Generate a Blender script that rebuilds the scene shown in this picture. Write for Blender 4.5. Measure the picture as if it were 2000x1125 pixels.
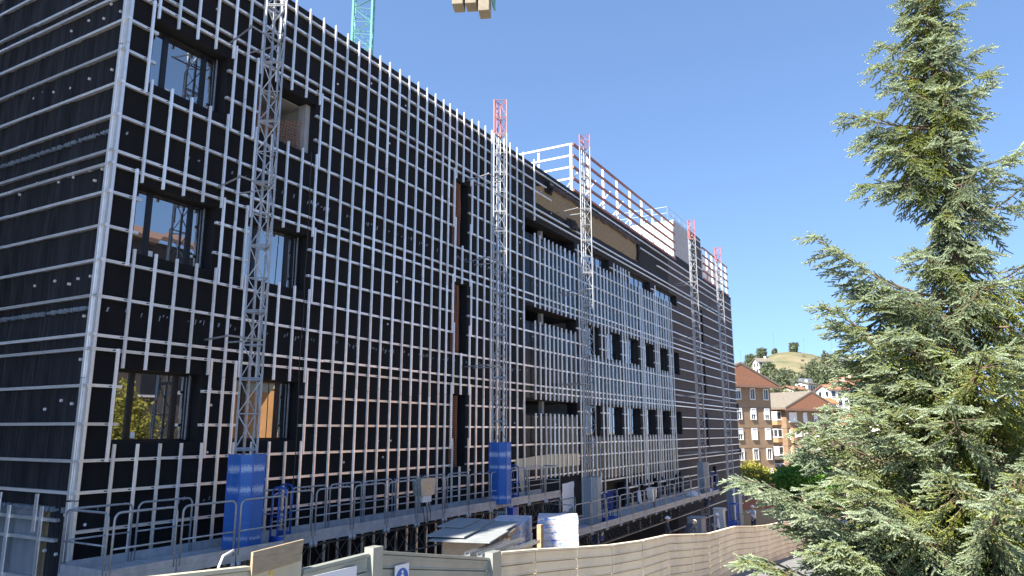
import bpy, bmesh, math, random
import numpy as np
from math import sin, cos, tan, pi, radians, atan2, sqrt, hypot
from mathutils import Vector, Matrix, noise

random.seed(7)
rng = np.random.default_rng(11)
for o in list(bpy.data.objects):
    bpy.data.objects.remove(o)
scene = bpy.context.scene
COL = scene.collection

# ---------------------------------------------------------------- camera, sky, sun, exposure
# Axes: X runs along the main facade (away from the camera), Y into the building, Z up;
# the facade plane is y = 0 and the camera's eye is the height zero.
TH, PITCH, FPX = radians(29.35), radians(11.15), 1410.0
cam = bpy.data.cameras.new('camera')
cam.sensor_width = 36.0
cam.lens = 36.0 * FPX / 2000.0
cam.clip_start, cam.clip_end = 0.1, 5000.0
cam_o = bpy.data.objects.new('camera', cam)
cam_o.location = (0, -14, 0)
cam_o.rotation_euler = (pi / 2 + PITCH, 0, TH - pi / 2)
COL.objects.link(cam_o)
scene.camera = cam_o

SUN_AZ, SUN_EL = radians(166.0), radians(45.0)      # azimuth measured from +X towards +Y
sun_dir = Vector((cos(SUN_AZ) * cos(SUN_EL), sin(SUN_AZ) * cos(SUN_EL), sin(SUN_EL)))
world = bpy.data.worlds.new('World')
scene.world = world
world.use_nodes = True
wn = world.node_tree
sky = wn.nodes.new('ShaderNodeTexSky')
sky.sky_type = 'NISHITA'
sky.sun_disc = False
sky.sun_elevation = SUN_EL
sky.sun_rotation = atan2(sun_dir.x, sun_dir.y)
sky.altitude = 100.0
sky.air_density = 1.0
sky.dust_density = 0.0
sky.ozone_density = 3.8
# the air near the horizon is clear: look the sky up a little higher than the true elevation
tc = wn.nodes.new('ShaderNodeTexCoord')
lift = wn.nodes.new('ShaderNodeVectorMath'); lift.operation = 'ADD'; lift.inputs[1].default_value = (0, 0, 0.20)
nrm = wn.nodes.new('ShaderNodeVectorMath'); nrm.operation = 'NORMALIZE'
wn.links.new(tc.outputs['Generated'], lift.inputs[0]); wn.links.new(lift.outputs[0], nrm.inputs[0]); wn.links.new(nrm.outputs[0], sky.inputs['Vector'])
wn.links.new(sky.outputs[0], wn.nodes['Background'].inputs[0])
wn.nodes['Background'].inputs[1].default_value = 0.101
sun = bpy.data.lights.new('sun', 'SUN')
sun.energy = 5.0
sun.angle = radians(0.53)
sun.color = (1.0, 0.92, 0.80)
sun_o = bpy.data.objects.new('sun', sun)
sun_o.rotation_euler = (-sun_dir).to_track_quat('-Z', 'Y').to_euler()
sun_o.location = (0, 0, 60)
COL.objects.link(sun_o)
scene.view_settings.view_transform = 'Standard'
scene.view_settings.look = 'None'
scene.view_settings.gamma = 1.0
scene.view_settings.use_curve_mapping = False
scene.view_settings.exposure = 1.63

# ---------------------------------------------------------------- helpers
def tag(o, label=None, cat=None, group=None, kind=None):
    if label: o['label'] = label
    if cat: o['category'] = cat
    if group: o['group'] = group
    if kind: o['kind'] = kind
    return o

def empty(name, loc=(0, 0, 0), rz=0.0, label=None, cat=None, group=None):
    o = bpy.data.objects.new(name, None)
    o.location = loc
    o.rotation_euler = (0, 0, rz)
    COL.objects.link(o)
    return tag(o, label, cat, group)

def link(name, me, parent=None, loc=(0, 0, 0), rot=(0, 0, 0), scale=(1, 1, 1)):
    o = bpy.data.objects.new(name, me)
    o.parent = parent
    o.location, o.rotation_euler, o.scale = loc, rot, scale
    COL.objects.link(o)
    return o

class MB:
    """collects simple solids into one mesh"""
    def __init__(s):
        s.v, s.f, s.m = [], [], []
    def add(s, vs, fs, mi=0):
        b = len(s.v)
        s.v += [tuple(p) for p in vs]
        s.f += [tuple(b + i for i in f) for f in fs]
        s.m += [mi] * len(fs)
        return s
    def box(s, a, b, mi=0):
        x0, y0, z0 = min(a[0], b[0]), min(a[1], b[1]), min(a[2], b[2])
        x1, y1, z1 = max(a[0], b[0]), max(a[1], b[1]), max(a[2], b[2])
        v = [(x0, y0, z0), (x1, y0, z0), (x1, y1, z0), (x0, y1, z0), (x0, y0, z1), (x1, y0, z1), (x1, y1, z1), (x0, y1, z1)]
        return s.add(v, [(0, 3, 2, 1), (4, 5, 6, 7), (0, 1, 5, 4), (1, 2, 6, 5), (2, 3, 7, 6), (3, 0, 4, 7)], mi)
    def hexa(s, v8, mi=0):
        return s.add(v8, [(0, 3, 2, 1), (4, 5, 6, 7), (0, 1, 5, 4), (1, 2, 6, 5), (2, 3, 7, 6), (3, 0, 4, 7)], mi)
    def bar(s, p, q, w, h, up=(0, 0, 1), mi=0):
        p, q = Vector(p), Vector(q)
        d = (q - p).normalized()
        u = Vector(up)
        if abs(d.dot(u)) > 0.98: u = Vector((1, 0, 0))
        a = d.cross(u).normalized() * (w / 2)
        b = a.cross(d).normalized() * (h / 2)
        return s.hexa([p - a - b, p + a - b, p + a + b, p - a + b, q - a - b, q + a - b, q + a + b, q - a + b], mi)
    def tube(s, pts, r, n=6, mi=0, cap=True):
        pts = [Vector(p) for p in pts]
        rr = r if isinstance(r, (list, tuple)) else [r] * len(pts)
        base = len(s.v)
        ref = None
        for i, p in enumerate(pts):
            d = (pts[min(i + 1, len(pts) - 1)] - pts[max(i - 1, 0)]).normalized()
            if ref is None:
                ref = d.orthogonal().normalized()
            ref = (ref - d * ref.dot(d)).normalized()
            b = d.cross(ref)
            for k in range(n):
                a = 2 * pi * k / n
                s.v.append(tuple(p + (ref * cos(a) + b * sin(a)) * rr[i]))
        for i in range(len(pts) - 1):
            for k in range(n):
                a0, a1 = base + i * n + k, base + i * n + (k + 1) % n
                s.f.append((a0, a1, a1 + n, a0 + n)); s.m.append(mi)
        if cap:
            s.f.append(tuple(base + k for k in reversed(range(n)))); s.m.append(mi)
            e = base + (len(pts) - 1) * n
            s.f.append(tuple(e + k for k in range(n))); s.m.append(mi)
        return s
    def prism(s, poly, ax, lo, hi, mi=0):
        """polygon (2-D) extruded along axis ax from lo to hi"""
        n = len(poly)
        def P(p, h):
            return {'x': (h, p[0], p[1]), 'y': (p[0], h, p[1]), 'z': (p[0], p[1], h)}[ax]
        v = [P(p, lo) for p in poly] + [P(p, hi) for p in poly]
        f = [tuple(range(n - 1, -1, -1)), tuple(range(n, 2 * n))] + [(i, (i + 1) % n, n + (i + 1) % n, n + i) for i in range(n)]
        return s.add(v, f, mi)
    def mesh(s, name, mats, smooth=False):
        me = bpy.data.meshes.new(name)
        me.from_pydata(s.v, [], s.f)
        mats = mats if isinstance(mats, (list, tuple)) else [mats]
        for m in mats: me.materials.append(m)
        if len(mats) > 1: me.polygons.foreach_set('material_index', s.m)
        if smooth: me.polygons.foreach_set('use_smooth', [True] * len(me.polygons))
        bm = bmesh.new(); bm.from_mesh(me)
        bmesh.ops.recalc_face_normals(bm, faces=bm.faces)
        bm.to_mesh(me); bm.free()
        me.update()
        return me
    def build(s, name, mats, parent=None, loc=(0, 0, 0), rot=(0, 0, 0), smooth=False):
        return link(name, s.mesh(name, mats, smooth), parent, loc, rot)

def np_mesh(name, V, tri, mat, col=None, nper=3, smooth=False):
    me = bpy.data.meshes.new(name)
    nf = len(tri)
    me.vertices.add(len(V)); me.loops.add(nf * nper); me.polygons.add(nf)
    me.vertices.foreach_set('co', np.asarray(V, np.float32).ravel())
    me.loops.foreach_set('vertex_index', np.asarray(tri, np.int32).ravel())
    me.polygons.foreach_set('loop_start', np.arange(0, nf * nper, nper, dtype=np.int32))
    if smooth: me.polygons.foreach_set('use_smooth', np.ones(nf, bool))
    for m in (mat if isinstance(mat, (list, tuple)) else [mat]): me.materials.append(m)
    if col is not None:
        a = me.color_attributes.new('tint', 'FLOAT_COLOR', 'POINT')
        c = np.ones((len(V), 4), np.float32); c[:, :3] = col
        a.data.foreach_set('color', c.ravel())
    me.update(); me.validate()
    return me

# ---------------------------------------------------------------- procedural materials
class NT:
    def __init__(s, name):
        s.m = bpy.data.materials.new(name); s.m.use_nodes = True
        s.t = s.m.node_tree; s.b = s.t.nodes['Principled BSDF']
    def n(s, t, **kw):
        x = s.t.nodes.new(t)
        for k, v in kw.items():
            if k in x.inputs: x.inputs[k].default_value = v
            else: setattr(x, k, v)
        return x
    def l(s, a, b): s.t.links.new(a, b)

def mat(name, c1, c2=None, scale=8.0, rough=0.7, metal=0.0, bump=0.0, bscale=None, stretch=(1, 1, 1),
        spec=0.5, detail=6.0, lo=0.35, hi=0.65, rvar=0.0, objvar=0.0, coat=0.0):
    """noise-mottled principled surface in object coordinates"""
    k = NT(name); b = k.b
    b.inputs['Roughness'].default_value = rough
    b.inputs['Metallic'].default_value = metal
    b.inputs['Specular IOR Level'].default_value = spec
    if coat: b.inputs['Coat Weight'].default_value = coat
    c2 = c2 or tuple(x * 0.8 for x in c1)
    geo = k.n('ShaderNodeNewGeometry')
    mp = k.n('ShaderNodeMapping'); mp.inputs['Scale'].default_value = stretch
    k.l(geo.outputs['Position'], mp.inputs[0])
    nz = k.n('ShaderNodeTexNoise', Scale=scale, Detail=detail, Roughness=0.62)
    k.l(mp.outputs[0], nz.inputs['Vector'])
    rp = k.n('ShaderNodeValToRGB')
    rp.color_ramp.elements[0].position, rp.color_ramp.elements[1].position = lo, hi
    rp.color_ramp.elements[0].color = (*c1, 1); rp.color_ramp.elements[1].color = (*c2, 1)
    k.l(nz.outputs[0], rp.inputs[0])
    out = rp.outputs[0]
    if objvar:
        oi = k.n('ShaderNodeObjectInfo')
        mr = k.n('ShaderNodeMapRange'); mr.inputs[3].default_value = 1 - objvar; mr.inputs[4].default_value = 1 + objvar
        k.l(oi.outputs['Random'], mr.inputs[0])
        mx = k.n('ShaderNodeMix', data_type='RGBA', blend_type='MULTIPLY'); mx.inputs[0].default_value = 1
        k.l(out, mx.inputs[6]); k.l(mr.outputs[0], mx.inputs[7])
        out = mx.outputs[2]
    k.l(out, b.inputs['Base Color'])
    if rvar:
        mr = k.n('ShaderNodeMapRange'); mr.inputs[3].default_value = rough - rvar; mr.inputs[4].default_value = rough + rvar
        k.l(nz.outputs[0], mr.inputs[0]); k.l(mr.outputs[0], b.inputs['Roughness'])
    if bump:
        n2 = k.n('ShaderNodeTexNoise', Scale=bscale or scale * 3, Detail=4.0)
        k.l(mp.outputs[0], n2.inputs['Vector'])
        bp = k.n('ShaderNodeBump', Strength=bump, Distance=0.02)
        k.l(n2.outputs[0], bp.inputs['Height']); k.l(bp.outputs[0], b.inputs['Normal'])
    return k.m

def leaf_mat(name, mul=1.0, trans=0.25, rough=0.55):
    k = NT(name); b = k.b
    at = k.n('ShaderNodeAttribute', attribute_name='tint')
    k.l(at.outputs['Color'], b.inputs['Base Color'])
    b.inputs['Roughness'].default_value = rough
    b.inputs['Specular IOR Level'].default_value = 0.35
    tr = k.n('ShaderNodeBsdfTranslucent')
    k.l(at.outputs['Color'], tr.inputs['Color'])
    ms = k.n('ShaderNodeMixShader'); ms.inputs[0].default_value = trans
    k.l(b.outputs[0], ms.inputs[1]); k.l(tr.outputs[0], ms.inputs[2])
    k.l(ms.outputs[0], k.t.nodes['Material Output'].inputs['Surface'])
    return k.m

def brick_mat(name, c1, c2, mortar, sx=0.25, sz=0.07):
    k = NT(name); b = k.b
    tc = k.n('ShaderNodeTexCoord')
    sp = k.n('ShaderNodeSeparateXYZ'); k.l(tc.outputs['Object'], sp.inputs[0])
    ad = k.n('ShaderNodeMath', operation='ADD'); k.l(sp.outputs[0], ad.inputs[0]); k.l(sp.outputs[1], ad.inputs[1])
    cb = k.n('ShaderNodeCombineXYZ'); k.l(ad.outputs[0], cb.inputs[0]); k.l(sp.outputs[2], cb.inputs[1])
    br = k.n('ShaderNodeTexBrick')
    br.inputs['Color1'].default_value = (*c1, 1); br.inputs['Color2'].default_value = (*c2, 1); br.inputs['Mortar'].default_value = (*mortar, 1)
    br.inputs['Scale'].default_value = 1.0; br.inputs['Brick Width'].default_value = sx; br.inputs['Row Height'].default_value = sz
    br.inputs['Mortar Size'].default_value = 0.006
    k.l(cb.outputs[0], br.inputs['Vector'])
    nz = k.n('ShaderNodeTexNoise', Scale=0.7, Detail=5.0); k.l(tc.outputs['Object'], nz.inputs['Vector'])
    mx = k.n('ShaderNodeMix', data_type='RGBA', blend_type='MULTIPLY'); mx.inputs[0].default_value = 0.5
    k.l(br.outputs[0], mx.inputs[6]); k.l(nz.outputs[0], mx.inputs[7])
    k.l(mx.outputs[2], b.inputs['Base Color'])
    b.inputs['Roughness'].default_value = 0.85
    return k.m

M = {}
M['alu'] = mat('mill aluminium', (0.94, 0.92, 0.89), (0.82, 0.81, 0.79), 6, 0.36, 0.6, 0.04, 60, (1, 1, 1), rvar=0.12, objvar=0.15)
M['galv'] = mat('galvanised steel', (0.44, 0.46, 0.48), (0.30, 0.32, 0.34), 14, 0.5, 0.6, 0.05, 60, rvar=0.12, objvar=0.06)
M['steel_dark'] = mat('weathered steel', (0.16, 0.165, 0.17), (0.10, 0.10, 0.105), 12, 0.6, 0.5, rvar=0.1)
M['deck'] = mat('dusty deck sheet', (0.42, 0.44, 0.46), (0.30, 0.32, 0.34), 5, 0.65, 0.25, 0.1, 60, rvar=0.1, objvar=0.07)
M['red'] = mat('faded red paint', (0.50, 0.17, 0.16), (0.42, 0.16, 0.15), 10, 0.5, 0.1)
M['blue'] = mat('blue painted steel', (0.02, 0.10, 0.48), (0.03, 0.08, 0.33), 8, 0.45, 0.0, rvar=0.1)
M['shield_grey'] = mat('grey mesh guard', (0.27, 0.31, 0.35), (0.20, 0.24, 0.28), 9, 0.6, 0.3)
M['guard_grey'] = mat('grey mesh guard', (0.34, 0.39, 0.43), (0.27, 0.32, 0.36), 9, 0.6, 0.2)
M['black_plastic'] = mat('black rubber', (0.02, 0.02, 0.022), (0.03, 0.03, 0.03), 8, 0.55)
M['white_plastic'] = mat('white plastic', (0.78, 0.78, 0.76), (0.62, 0.62, 0.6), 30, 0.5)
M['frame'] = mat('dark anodised frame', (0.010, 0.0105, 0.013), (0.014, 0.014, 0.017), 10, 0.4, 0.2)
M['reveal'] = mat('black lining', (0.006, 0.006, 0.008), (0.009, 0.009, 0.011), 7, 0.7, 0, 0.2, 30)
M['concrete'] = mat('board marked concrete', (0.34, 0.35, 0.36), (0.23, 0.24, 0.26), 3, 0.85, 0, 0.3, 25, (1, 1, 0.35))
M['wool'] = mat('mineral wool', (0.30, 0.22, 0.12), (0.20, 0.145, 0.08), 9, 0.95, 0, 0.7, 45)
M['plaster'] = mat('grey plaster', (0.42, 0.42, 0.41), (0.33, 0.33, 0.32), 3, 0.85, 0, 0.1, 30)
M['white_wall'] = mat('white render', (0.78, 0.77, 0.74), (0.70, 0.69, 0.66), 2, 0.85, 0, 0.1, 30)
M['net'] = mat('orange debris net', (0.40, 0.16, 0.075), (0.30, 0.12, 0.06), 12, 0.8)
M['primer'] = mat('red oxide primer', (0.34, 0.13, 0.09), (0.25, 0.10, 0.075), 9, 0.6)
M['cyan'] = mat('crane paint', (0.12, 0.33, 0.32), (0.15, 0.37, 0.33), 6, 0.45)
M['ballast'] = mat('ballast concrete', (0.27, 0.235, 0.17), (0.21, 0.185, 0.14), 1.5, 0.9, 0, 0.3, 12)
M['fence_beige'] = mat('beige coated sheet', (0.92, 0.79, 0.56), (0.66, 0.56, 0.41), 0.9, 0.55, 0.0, 0.08, 14, rvar=0.1, objvar=0.07, detail=12, lo=0.42, hi=0.75)
M['fence_grey'] = mat('grey green coated sheet', (0.36, 0.385, 0.34), (0.29, 0.31, 0.28), 1.8, 0.36, 0.25, 0.05, 20, rvar=0.1, objvar=0.05)
M['cream'] = mat('cream painted panel', (0.52, 0.49, 0.36), (0.44, 0.42, 0.32), 2.5, 0.5)
M['timber'] = mat('weathered board', (0.38, 0.30, 0.19), (0.27, 0.215, 0.145), 4, 0.8, 0, 0.2, 30, (1, 1, 5))
M['board_grey'] = mat('fibre cement board', (0.30, 0.32, 0.325), (0.235, 0.255, 0.265), 3, 0.6)
M['box_wood'] = mat('pale crate', (0.55, 0.43, 0.30), (0.44, 0.34, 0.24), 6, 0.8, 0, 0.1, 30, (1, 1, 4))
M['asphalt'] = mat('worn pale asphalt', (0.21, 0.21, 0.21), (0.16, 0.162, 0.165), 2.5, 0.9, 0, 0.3, 90)
M['ground'] = mat('site ground', (0.36, 0.32, 0.26), (0.26, 0.235, 0.20), 0.7, 0.95, 0, 0.5, 8, detail=10)
M['bark'] = mat('spruce bark', (0.20, 0.145, 0.095), (0.11, 0.08, 0.055), 12, 0.9, 0, 0.6, 30, (1, 1, 0.4))
M['roof_brown'] = mat('brown roof tile', (0.30, 0.135, 0.075), (0.24, 0.11, 0.065), 3, 0.8, 0, 0.3, 14, (1, 1, 1))
M['roof_grey'] = mat('faded roof tile', (0.185, 0.16, 0.125), (0.145, 0.127, 0.102), 2, 0.85, 0, 0.3, 10)
M['roof_orange'] = mat('terracotta tile', (0.40, 0.155, 0.06), (0.32, 0.125, 0.055), 1.2, 0.85)
M['soffit'] = mat('brown fascia', (0.22, 0.13, 0.09), (0.17, 0.10, 0.07), 4, 0.7)
M['brick'] = brick_mat('brown brick', (0.34, 0.22, 0.125), (0.29, 0.185, 0.11), (0.30, 0.25, 0.19))
M['brick_dark'] = brick_mat('dark grey brown brick', (0.13, 0.105, 0.09), (0.105, 0.09, 0.08), (0.14, 0.12, 0.11))
M['brick_orange'] = brick_mat('orange brick', (0.80, 0.40, 0.15), (0.70, 0.35, 0.13), (0.6, 0.42, 0.25))
M['shutter'] = mat('white shutter', (0.74, 0.74, 0.73), (0.66, 0.66, 0.66), 3, 0.5)
M['pale_yellow'] = mat('pale yellow render', (0.72, 0.58, 0.28), (0.66, 0.53, 0.26), 1.5, 0.85)
M['yellow'] = mat('yellow paint', (0.75, 0.52, 0.05), (0.7, 0.46, 0.06), 4, 0.5)
M['skin'] = mat('skin', (0.50, 0.30, 0.21), (0.45, 0.27, 0.19), 20, 0.6)
M['shirt'] = mat('pale work shirt', (0.62, 0.63, 0.68), (0.55, 0.56, 0.62), 9, 0.85, 0, 0.3, 30)
M['jacket'] = mat('blue grey cloth', (0.30, 0.38, 0.52), (0.42, 0.48, 0.58), 14, 0.9, 0, 0.3, 30)
M['jeans'] = mat('dark work trousers', (0.035, 0.04, 0.06), (0.05, 0.055, 0.07), 9, 0.9)
M['overall'] = mat('dark work jacket', (0.06, 0.06, 0.075), (0.09, 0.09, 0.10), 9, 0.9)
M['orange_paint'] = mat('orange render', (0.42, 0.24, 0.12), (0.36, 0.21, 0.11), 1.5, 0.8)
M['sign_blue'] = mat('sign blue', (0.01, 0.10, 0.42), (0.012, 0.11, 0.44), 5, 0.4)
M['sign_white'] = mat('sign white', (0.80, 0.80, 0.80), (0.76, 0.76, 0.77), 5, 0.4)
M['leaf'] = leaf_mat('leaves')
M['needle'] = leaf_mat('needles', trans=0.12, rough=0.6)

def felt_mat(name, c1, c2, streak):
    k = NT(name); b = k.b
    b.inputs['Roughness'].default_value = 0.85
    b.inputs['Specular IOR Level'].default_value = 0.25
    b.inputs['Sheen Weight'].default_value = 0.06
    geo = k.n('ShaderNodeNewGeometry')
    mp = k.n('ShaderNodeMapping'); mp.inputs['Scale'].default_value = (2.2, 2.2, 0.12)
    k.l(geo.outputs['Position'], mp.inputs[0])
    nz = k.n('ShaderNodeTexNoise', Scale=1.6, Detail=7.0, Roughness=0.65); k.l(mp.outputs[0], nz.inputs['Vector'])
    rp = k.n('ShaderNodeValToRGB')
    rp.color_ramp.elements[0].position, rp.color_ramp.elements[1].position = 0.36, 0.68
    rp.color_ramp.elements[0].color = (*c1, 1); rp.color_ramp.elements[1].color = (*c2, 1)
    k.l(nz.outputs[0], rp.inputs[0]); k.l(rp.outputs[0], b.inputs['Base Color'])
    n2 = k.n('ShaderNodeTexNoise', Scale=3.0, Detail=5.0); k.l(mp.outputs[0], n2.inputs['Vector'])
    n3 = k.n('ShaderNodeTexNoise', Scale=70.0, Detail=2.0); k.l(geo.outputs['Position'], n3.inputs['Vector'])
    b1 = k.n('ShaderNodeBump', Strength=streak, Distance=0.04); k.l(n2.outputs[0], b1.inputs['Height'])
    b2 = k.n('ShaderNodeBump', Strength=0.25, Distance=0.006); k.l(n3.outputs[0], b2.inputs['Height']); k.l(b1.outputs[0], b2.inputs['Normal'])
    k.l(b2.outputs[0], b.inputs['Normal'])
    return k.m
M['felt'] = felt_mat('black membrane', (0.0040, 0.0038, 0.0050), (0.0065, 0.0062, 0.0075), 0.25)
M['felt_side'] = felt_mat('black membrane sheet', (0.0045, 0.0050, 0.0070), (0.021, 0.022, 0.027), 0.9)  # wide tone range paints the light on its folds into the colour
M['felt_far'] = felt_mat('greyer black membrane', (0.040, 0.034, 0.036), (0.070, 0.059, 0.060), 0.5)  # paler, greyer base colour than the near membrane

def glass_mat(name, base, ior=2.3, rough=0.015):
    k = NT(name); b = k.b
    b.inputs['Base Color'].default_value = (*base, 1)
    b.inputs['Roughness'].default_value = rough
    b.inputs['IOR'].default_value = ior
    geo = k.n('ShaderNodeNewGeometry')
    nz = k.n('ShaderNodeTexNoise', Scale=0.9, Detail=1.0); k.l(geo.outputs['Position'], nz.inputs['Vector'])
    bp = k.n('ShaderNodeBump', Strength=0.03, Distance=0.02); k.l(nz.outputs[0], bp.inputs['Height']); k.l(bp.outputs[0], b.inputs['Normal'])
    return k.m
M['glass'] = glass_mat('window glass', (0.006, 0.008, 0.012), 4.6)
M['spandrel'] = glass_mat('dark spandrel glass', (0.004, 0.0045, 0.007), 1.22, 0.16)
M['glass_far'] = glass_mat('dark window glass', (0.03, 0.035, 0.045), 1.6, 0.05)

def blue_net_mat():
    k = NT('blue mesh guard'); b = k.b
    geo = k.n('ShaderNodeNewGeometry')
    mp = k.n('ShaderNodeMapping'); mp.inputs['Scale'].default_value = (.35, .35, 3.2)
    k.l(geo.outputs['Position'], mp.inputs[0])
    sp = k.n('ShaderNodeSeparateXYZ'); k.l(geo.outputs['Position'], sp.inputs[0])
    nz = k.n('ShaderNodeTexNoise', Scale=3.0, Detail=4.0); k.l(mp.outputs[0], nz.inputs['Vector'])
    n2 = k.n('ShaderNodeTexNoise', Scale=45.0, Detail=2.0); k.l(geo.outputs['Position'], n2.inputs['Vector'])
    # dusty, scuffed bands in the upper third of the netting
    tot = None
    for z0, hw in ((-0.80, 0.16), (-1.22, 0.13), (-2.2, 0.1)):
        a = k.n('ShaderNodeMath', operation='SUBTRACT'); k.l(sp.outputs[2], a.inputs[0]); a.inputs[1].default_value = z0
        c = k.n('ShaderNodeMath', operation='ABSOLUTE'); k.l(a.outputs[0], c.inputs[0])
        d = k.n('ShaderNodeMapRange'); k.l(c.outputs[0], d.inputs[0]); d.inputs[1].default_value = 0; d.inputs[2].default_value = hw; d.inputs[3].default_value = .34; d.inputs[4].default_value = 0
        if tot is None: tot = d.outputs[0]
        else:
            e_ = k.n('ShaderNodeMath', operation='ADD'); k.l(tot, e_.inputs[0]); k.l(d.outputs[0], e_.inputs[1]); tot = e_.outputs[0]
    m1 = k.n('ShaderNodeMath', operation='MULTIPLY'); k.l(nz.outputs[0], m1.inputs[0]); k.l(n2.outputs[0], m1.inputs[1])
    ml = k.n('ShaderNodeMath', operation='ADD'); k.l(tot, ml.inputs[0]); k.l(m1.outputs[0], ml.inputs[1])
    rp = k.n('ShaderNodeValToRGB')
    rp.color_ramp.elements[0].position, rp.color_ramp.elements[1].position = 0.40, 0.56
    rp.color_ramp.elements[0].color = (0.03, 0.15, 0.47, 1); rp.color_ramp.elements[1].color = (0.42, 0.52, 0.72, 1)
    k.l(ml.outputs[0], rp.inputs[0]); k.l(rp.outputs[0], b.inputs['Base Color'])
    b.inputs['Roughness'].default_value = 0.5
    return k.m
M['blue_net'] = blue_net_mat()
def see_through(m, a):
    t = m.node_tree; out = t.nodes['Material Output']; b = t.nodes['Principled BSDF']
    tr = t.nodes.new('ShaderNodeBsdfTransparent'); ms = t.nodes.new('ShaderNodeMixShader'); ms.inputs[0].default_value = a
    t.links.new(b.outputs[0], ms.inputs[1]); t.links.new(tr.outputs[0], ms.inputs[2]); t.links.new(ms.outputs[0], out.inputs['Surface'])
see_through(M['blue_net'], 0.22); see_through(M['guard_grey'], 0.25)

def wrap_mat():
    k = NT('printed wrap'); b = k.b
    geo = k.n('ShaderNodeNewGeometry')
    mp = k.n('ShaderNodeMapping'); mp.inputs['Scale'].default_value = (2.5, 2.5, 9.0)
    k.l(geo.outputs['Position'], mp.inputs[0])
    nz = k.n('ShaderNodeTexNoise', Scale=1.6, Detail=5.0, Roughness=0.7); k.l(mp.outputs[0], nz.inputs['Vector'])
    rp = k.n('ShaderNodeValToRGB')
    e = rp.color_ramp.elements
    e[0].position, e[1].position = 0.0, 1.0
    e[0].color = (0.16, 0.24, 0.62, 1); e[1].color = (0.78, 0.70, 0.70, 1)
    for p, c in ((0.43, (0.20, 0.30, 0.66, 1)), (0.46, (0.66, 0.68, 0.72, 1)), (0.54, (0.70, 0.71, 0.73, 1)), (0.57, (0.62, 0.50, 0.52, 1))):
        q = e.new(p); q.color = c
    k.l(nz.outputs[0], rp.inputs[0]); k.l(rp.outputs[0], b.inputs['Base Color'])
    b.inputs['Roughness'].default_value = 0.35
    return k.m
M['wrap'] = wrap_mat()

def hill_mat():
    k = NT('dry hillside'); b = k.b
    geo = k.n('ShaderNodeNewGeometry')
    nz = k.n('ShaderNodeTexNoise', Scale=0.055, Detail=10.0, Roughness=0.65); k.l(geo.outputs['Position'], nz.inputs['Vector'])
    rp = k.n('ShaderNodeValToRGB'); e = rp.color_ramp.elements
    e[0].position, e[1].position = 0.38, 0.66
    e[0].color = (0.085, 0.10, 0.045, 1); e[1].color = (0.235, 0.195, 0.11, 1)
    q = e.new(0.5); q.color = (0.175, 0.155, 0.08, 1)
    k.l(nz.outputs[0], rp.inputs[0]); k.l(rp.outputs[0], b.inputs['Base Color'])
    b.inputs['Roughness'].default_value = 0.95
    n2 = k.n('ShaderNodeTexNoise', Scale=0.4, Detail=6.0); k.l(geo.outputs['Position'], n2.inputs['Vector'])
    bp = k.n('ShaderNodeBump', Strength=0.6, Distance=1.0); k.l(n2.outputs[0], bp.inputs['Height']); k.l(bp.outputs[0], b.inputs['Normal'])
    return k.m
M['hill'] = hill_mat()
# ---------------------------------------------------------------- the ground, the road
def zg(x):
    return -3.18 - 0.085 * min(max(x, -10.0), 70.0)

def strip(name, xs, y0, y1, dz, m, label):
    b = MB()
    for i in range(len(xs) - 1):
        a, c = xs[i], xs[i + 1]
        b.add([(a, y0, zg(a) + dz), (c, y0, zg(c) + dz), (c, y1, zg(c) + dz), (a, y1, zg(a) + dz)], [(0, 1, 2, 3)])
    o = b.build(name, m)
    tag(o, label, None, None, 'structure')
    return o
strip('ground', [-600, -10, 70, 3000], -1500, 1500, 0, M['ground'], 'trodden earth and dust around the building site')
strip('road', [-200, -10, 70, 110], -13.0, -6.55, 0.004, M['asphalt'], 'grey sloping street below the site hoarding')
b = MB()
for (a, c) in ((-10.0, 70.0), (70.0, 110.0)):
    b.hexa([(a, -15.2, zg(a) - .2), (c, -15.2, zg(c) - .2), (c, -13.0, zg(c) - .2), (a, -13.0, zg(a) - .2),
            (a, -15.2, zg(a) + .12), (c, -15.2, zg(c) + .12), (c, -13.0, zg(c) + .12), (a, -13.0, zg(a) + .12)])
tag(b.build('pavement', M['concrete']), 'raised concrete pavement beyond the street', None, None, 'structure')

# ---------------------------------------------------------------- the building under construction
S0, S1, ZT, ZB, DEPTH = 8.2, 64.45, 11.48, -10.0, 22.0
BLD = empty('office_building', (S0, 0, zg(S0)), 0,
            'long unfinished building wrapped in black membrane with a grid of aluminium facade rails', 'building')
bl0 = Vector((S0, 0, zg(S0)))
def part(mb, name, m, parent=None, smooth=False):
    o = mb.build(name, m, parent or BLD, (0, 0, 0), (0, 0, 0), smooth)
    if (parent or BLD) is BLD: o.location = -bl0
    return o
def inst(name, me, loc, rot=(0, 0, 0), scale=(1, 1, 1), parent=None):
    return link(name, me, parent or BLD, Vector(loc) - bl0, rot, scale)

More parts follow.
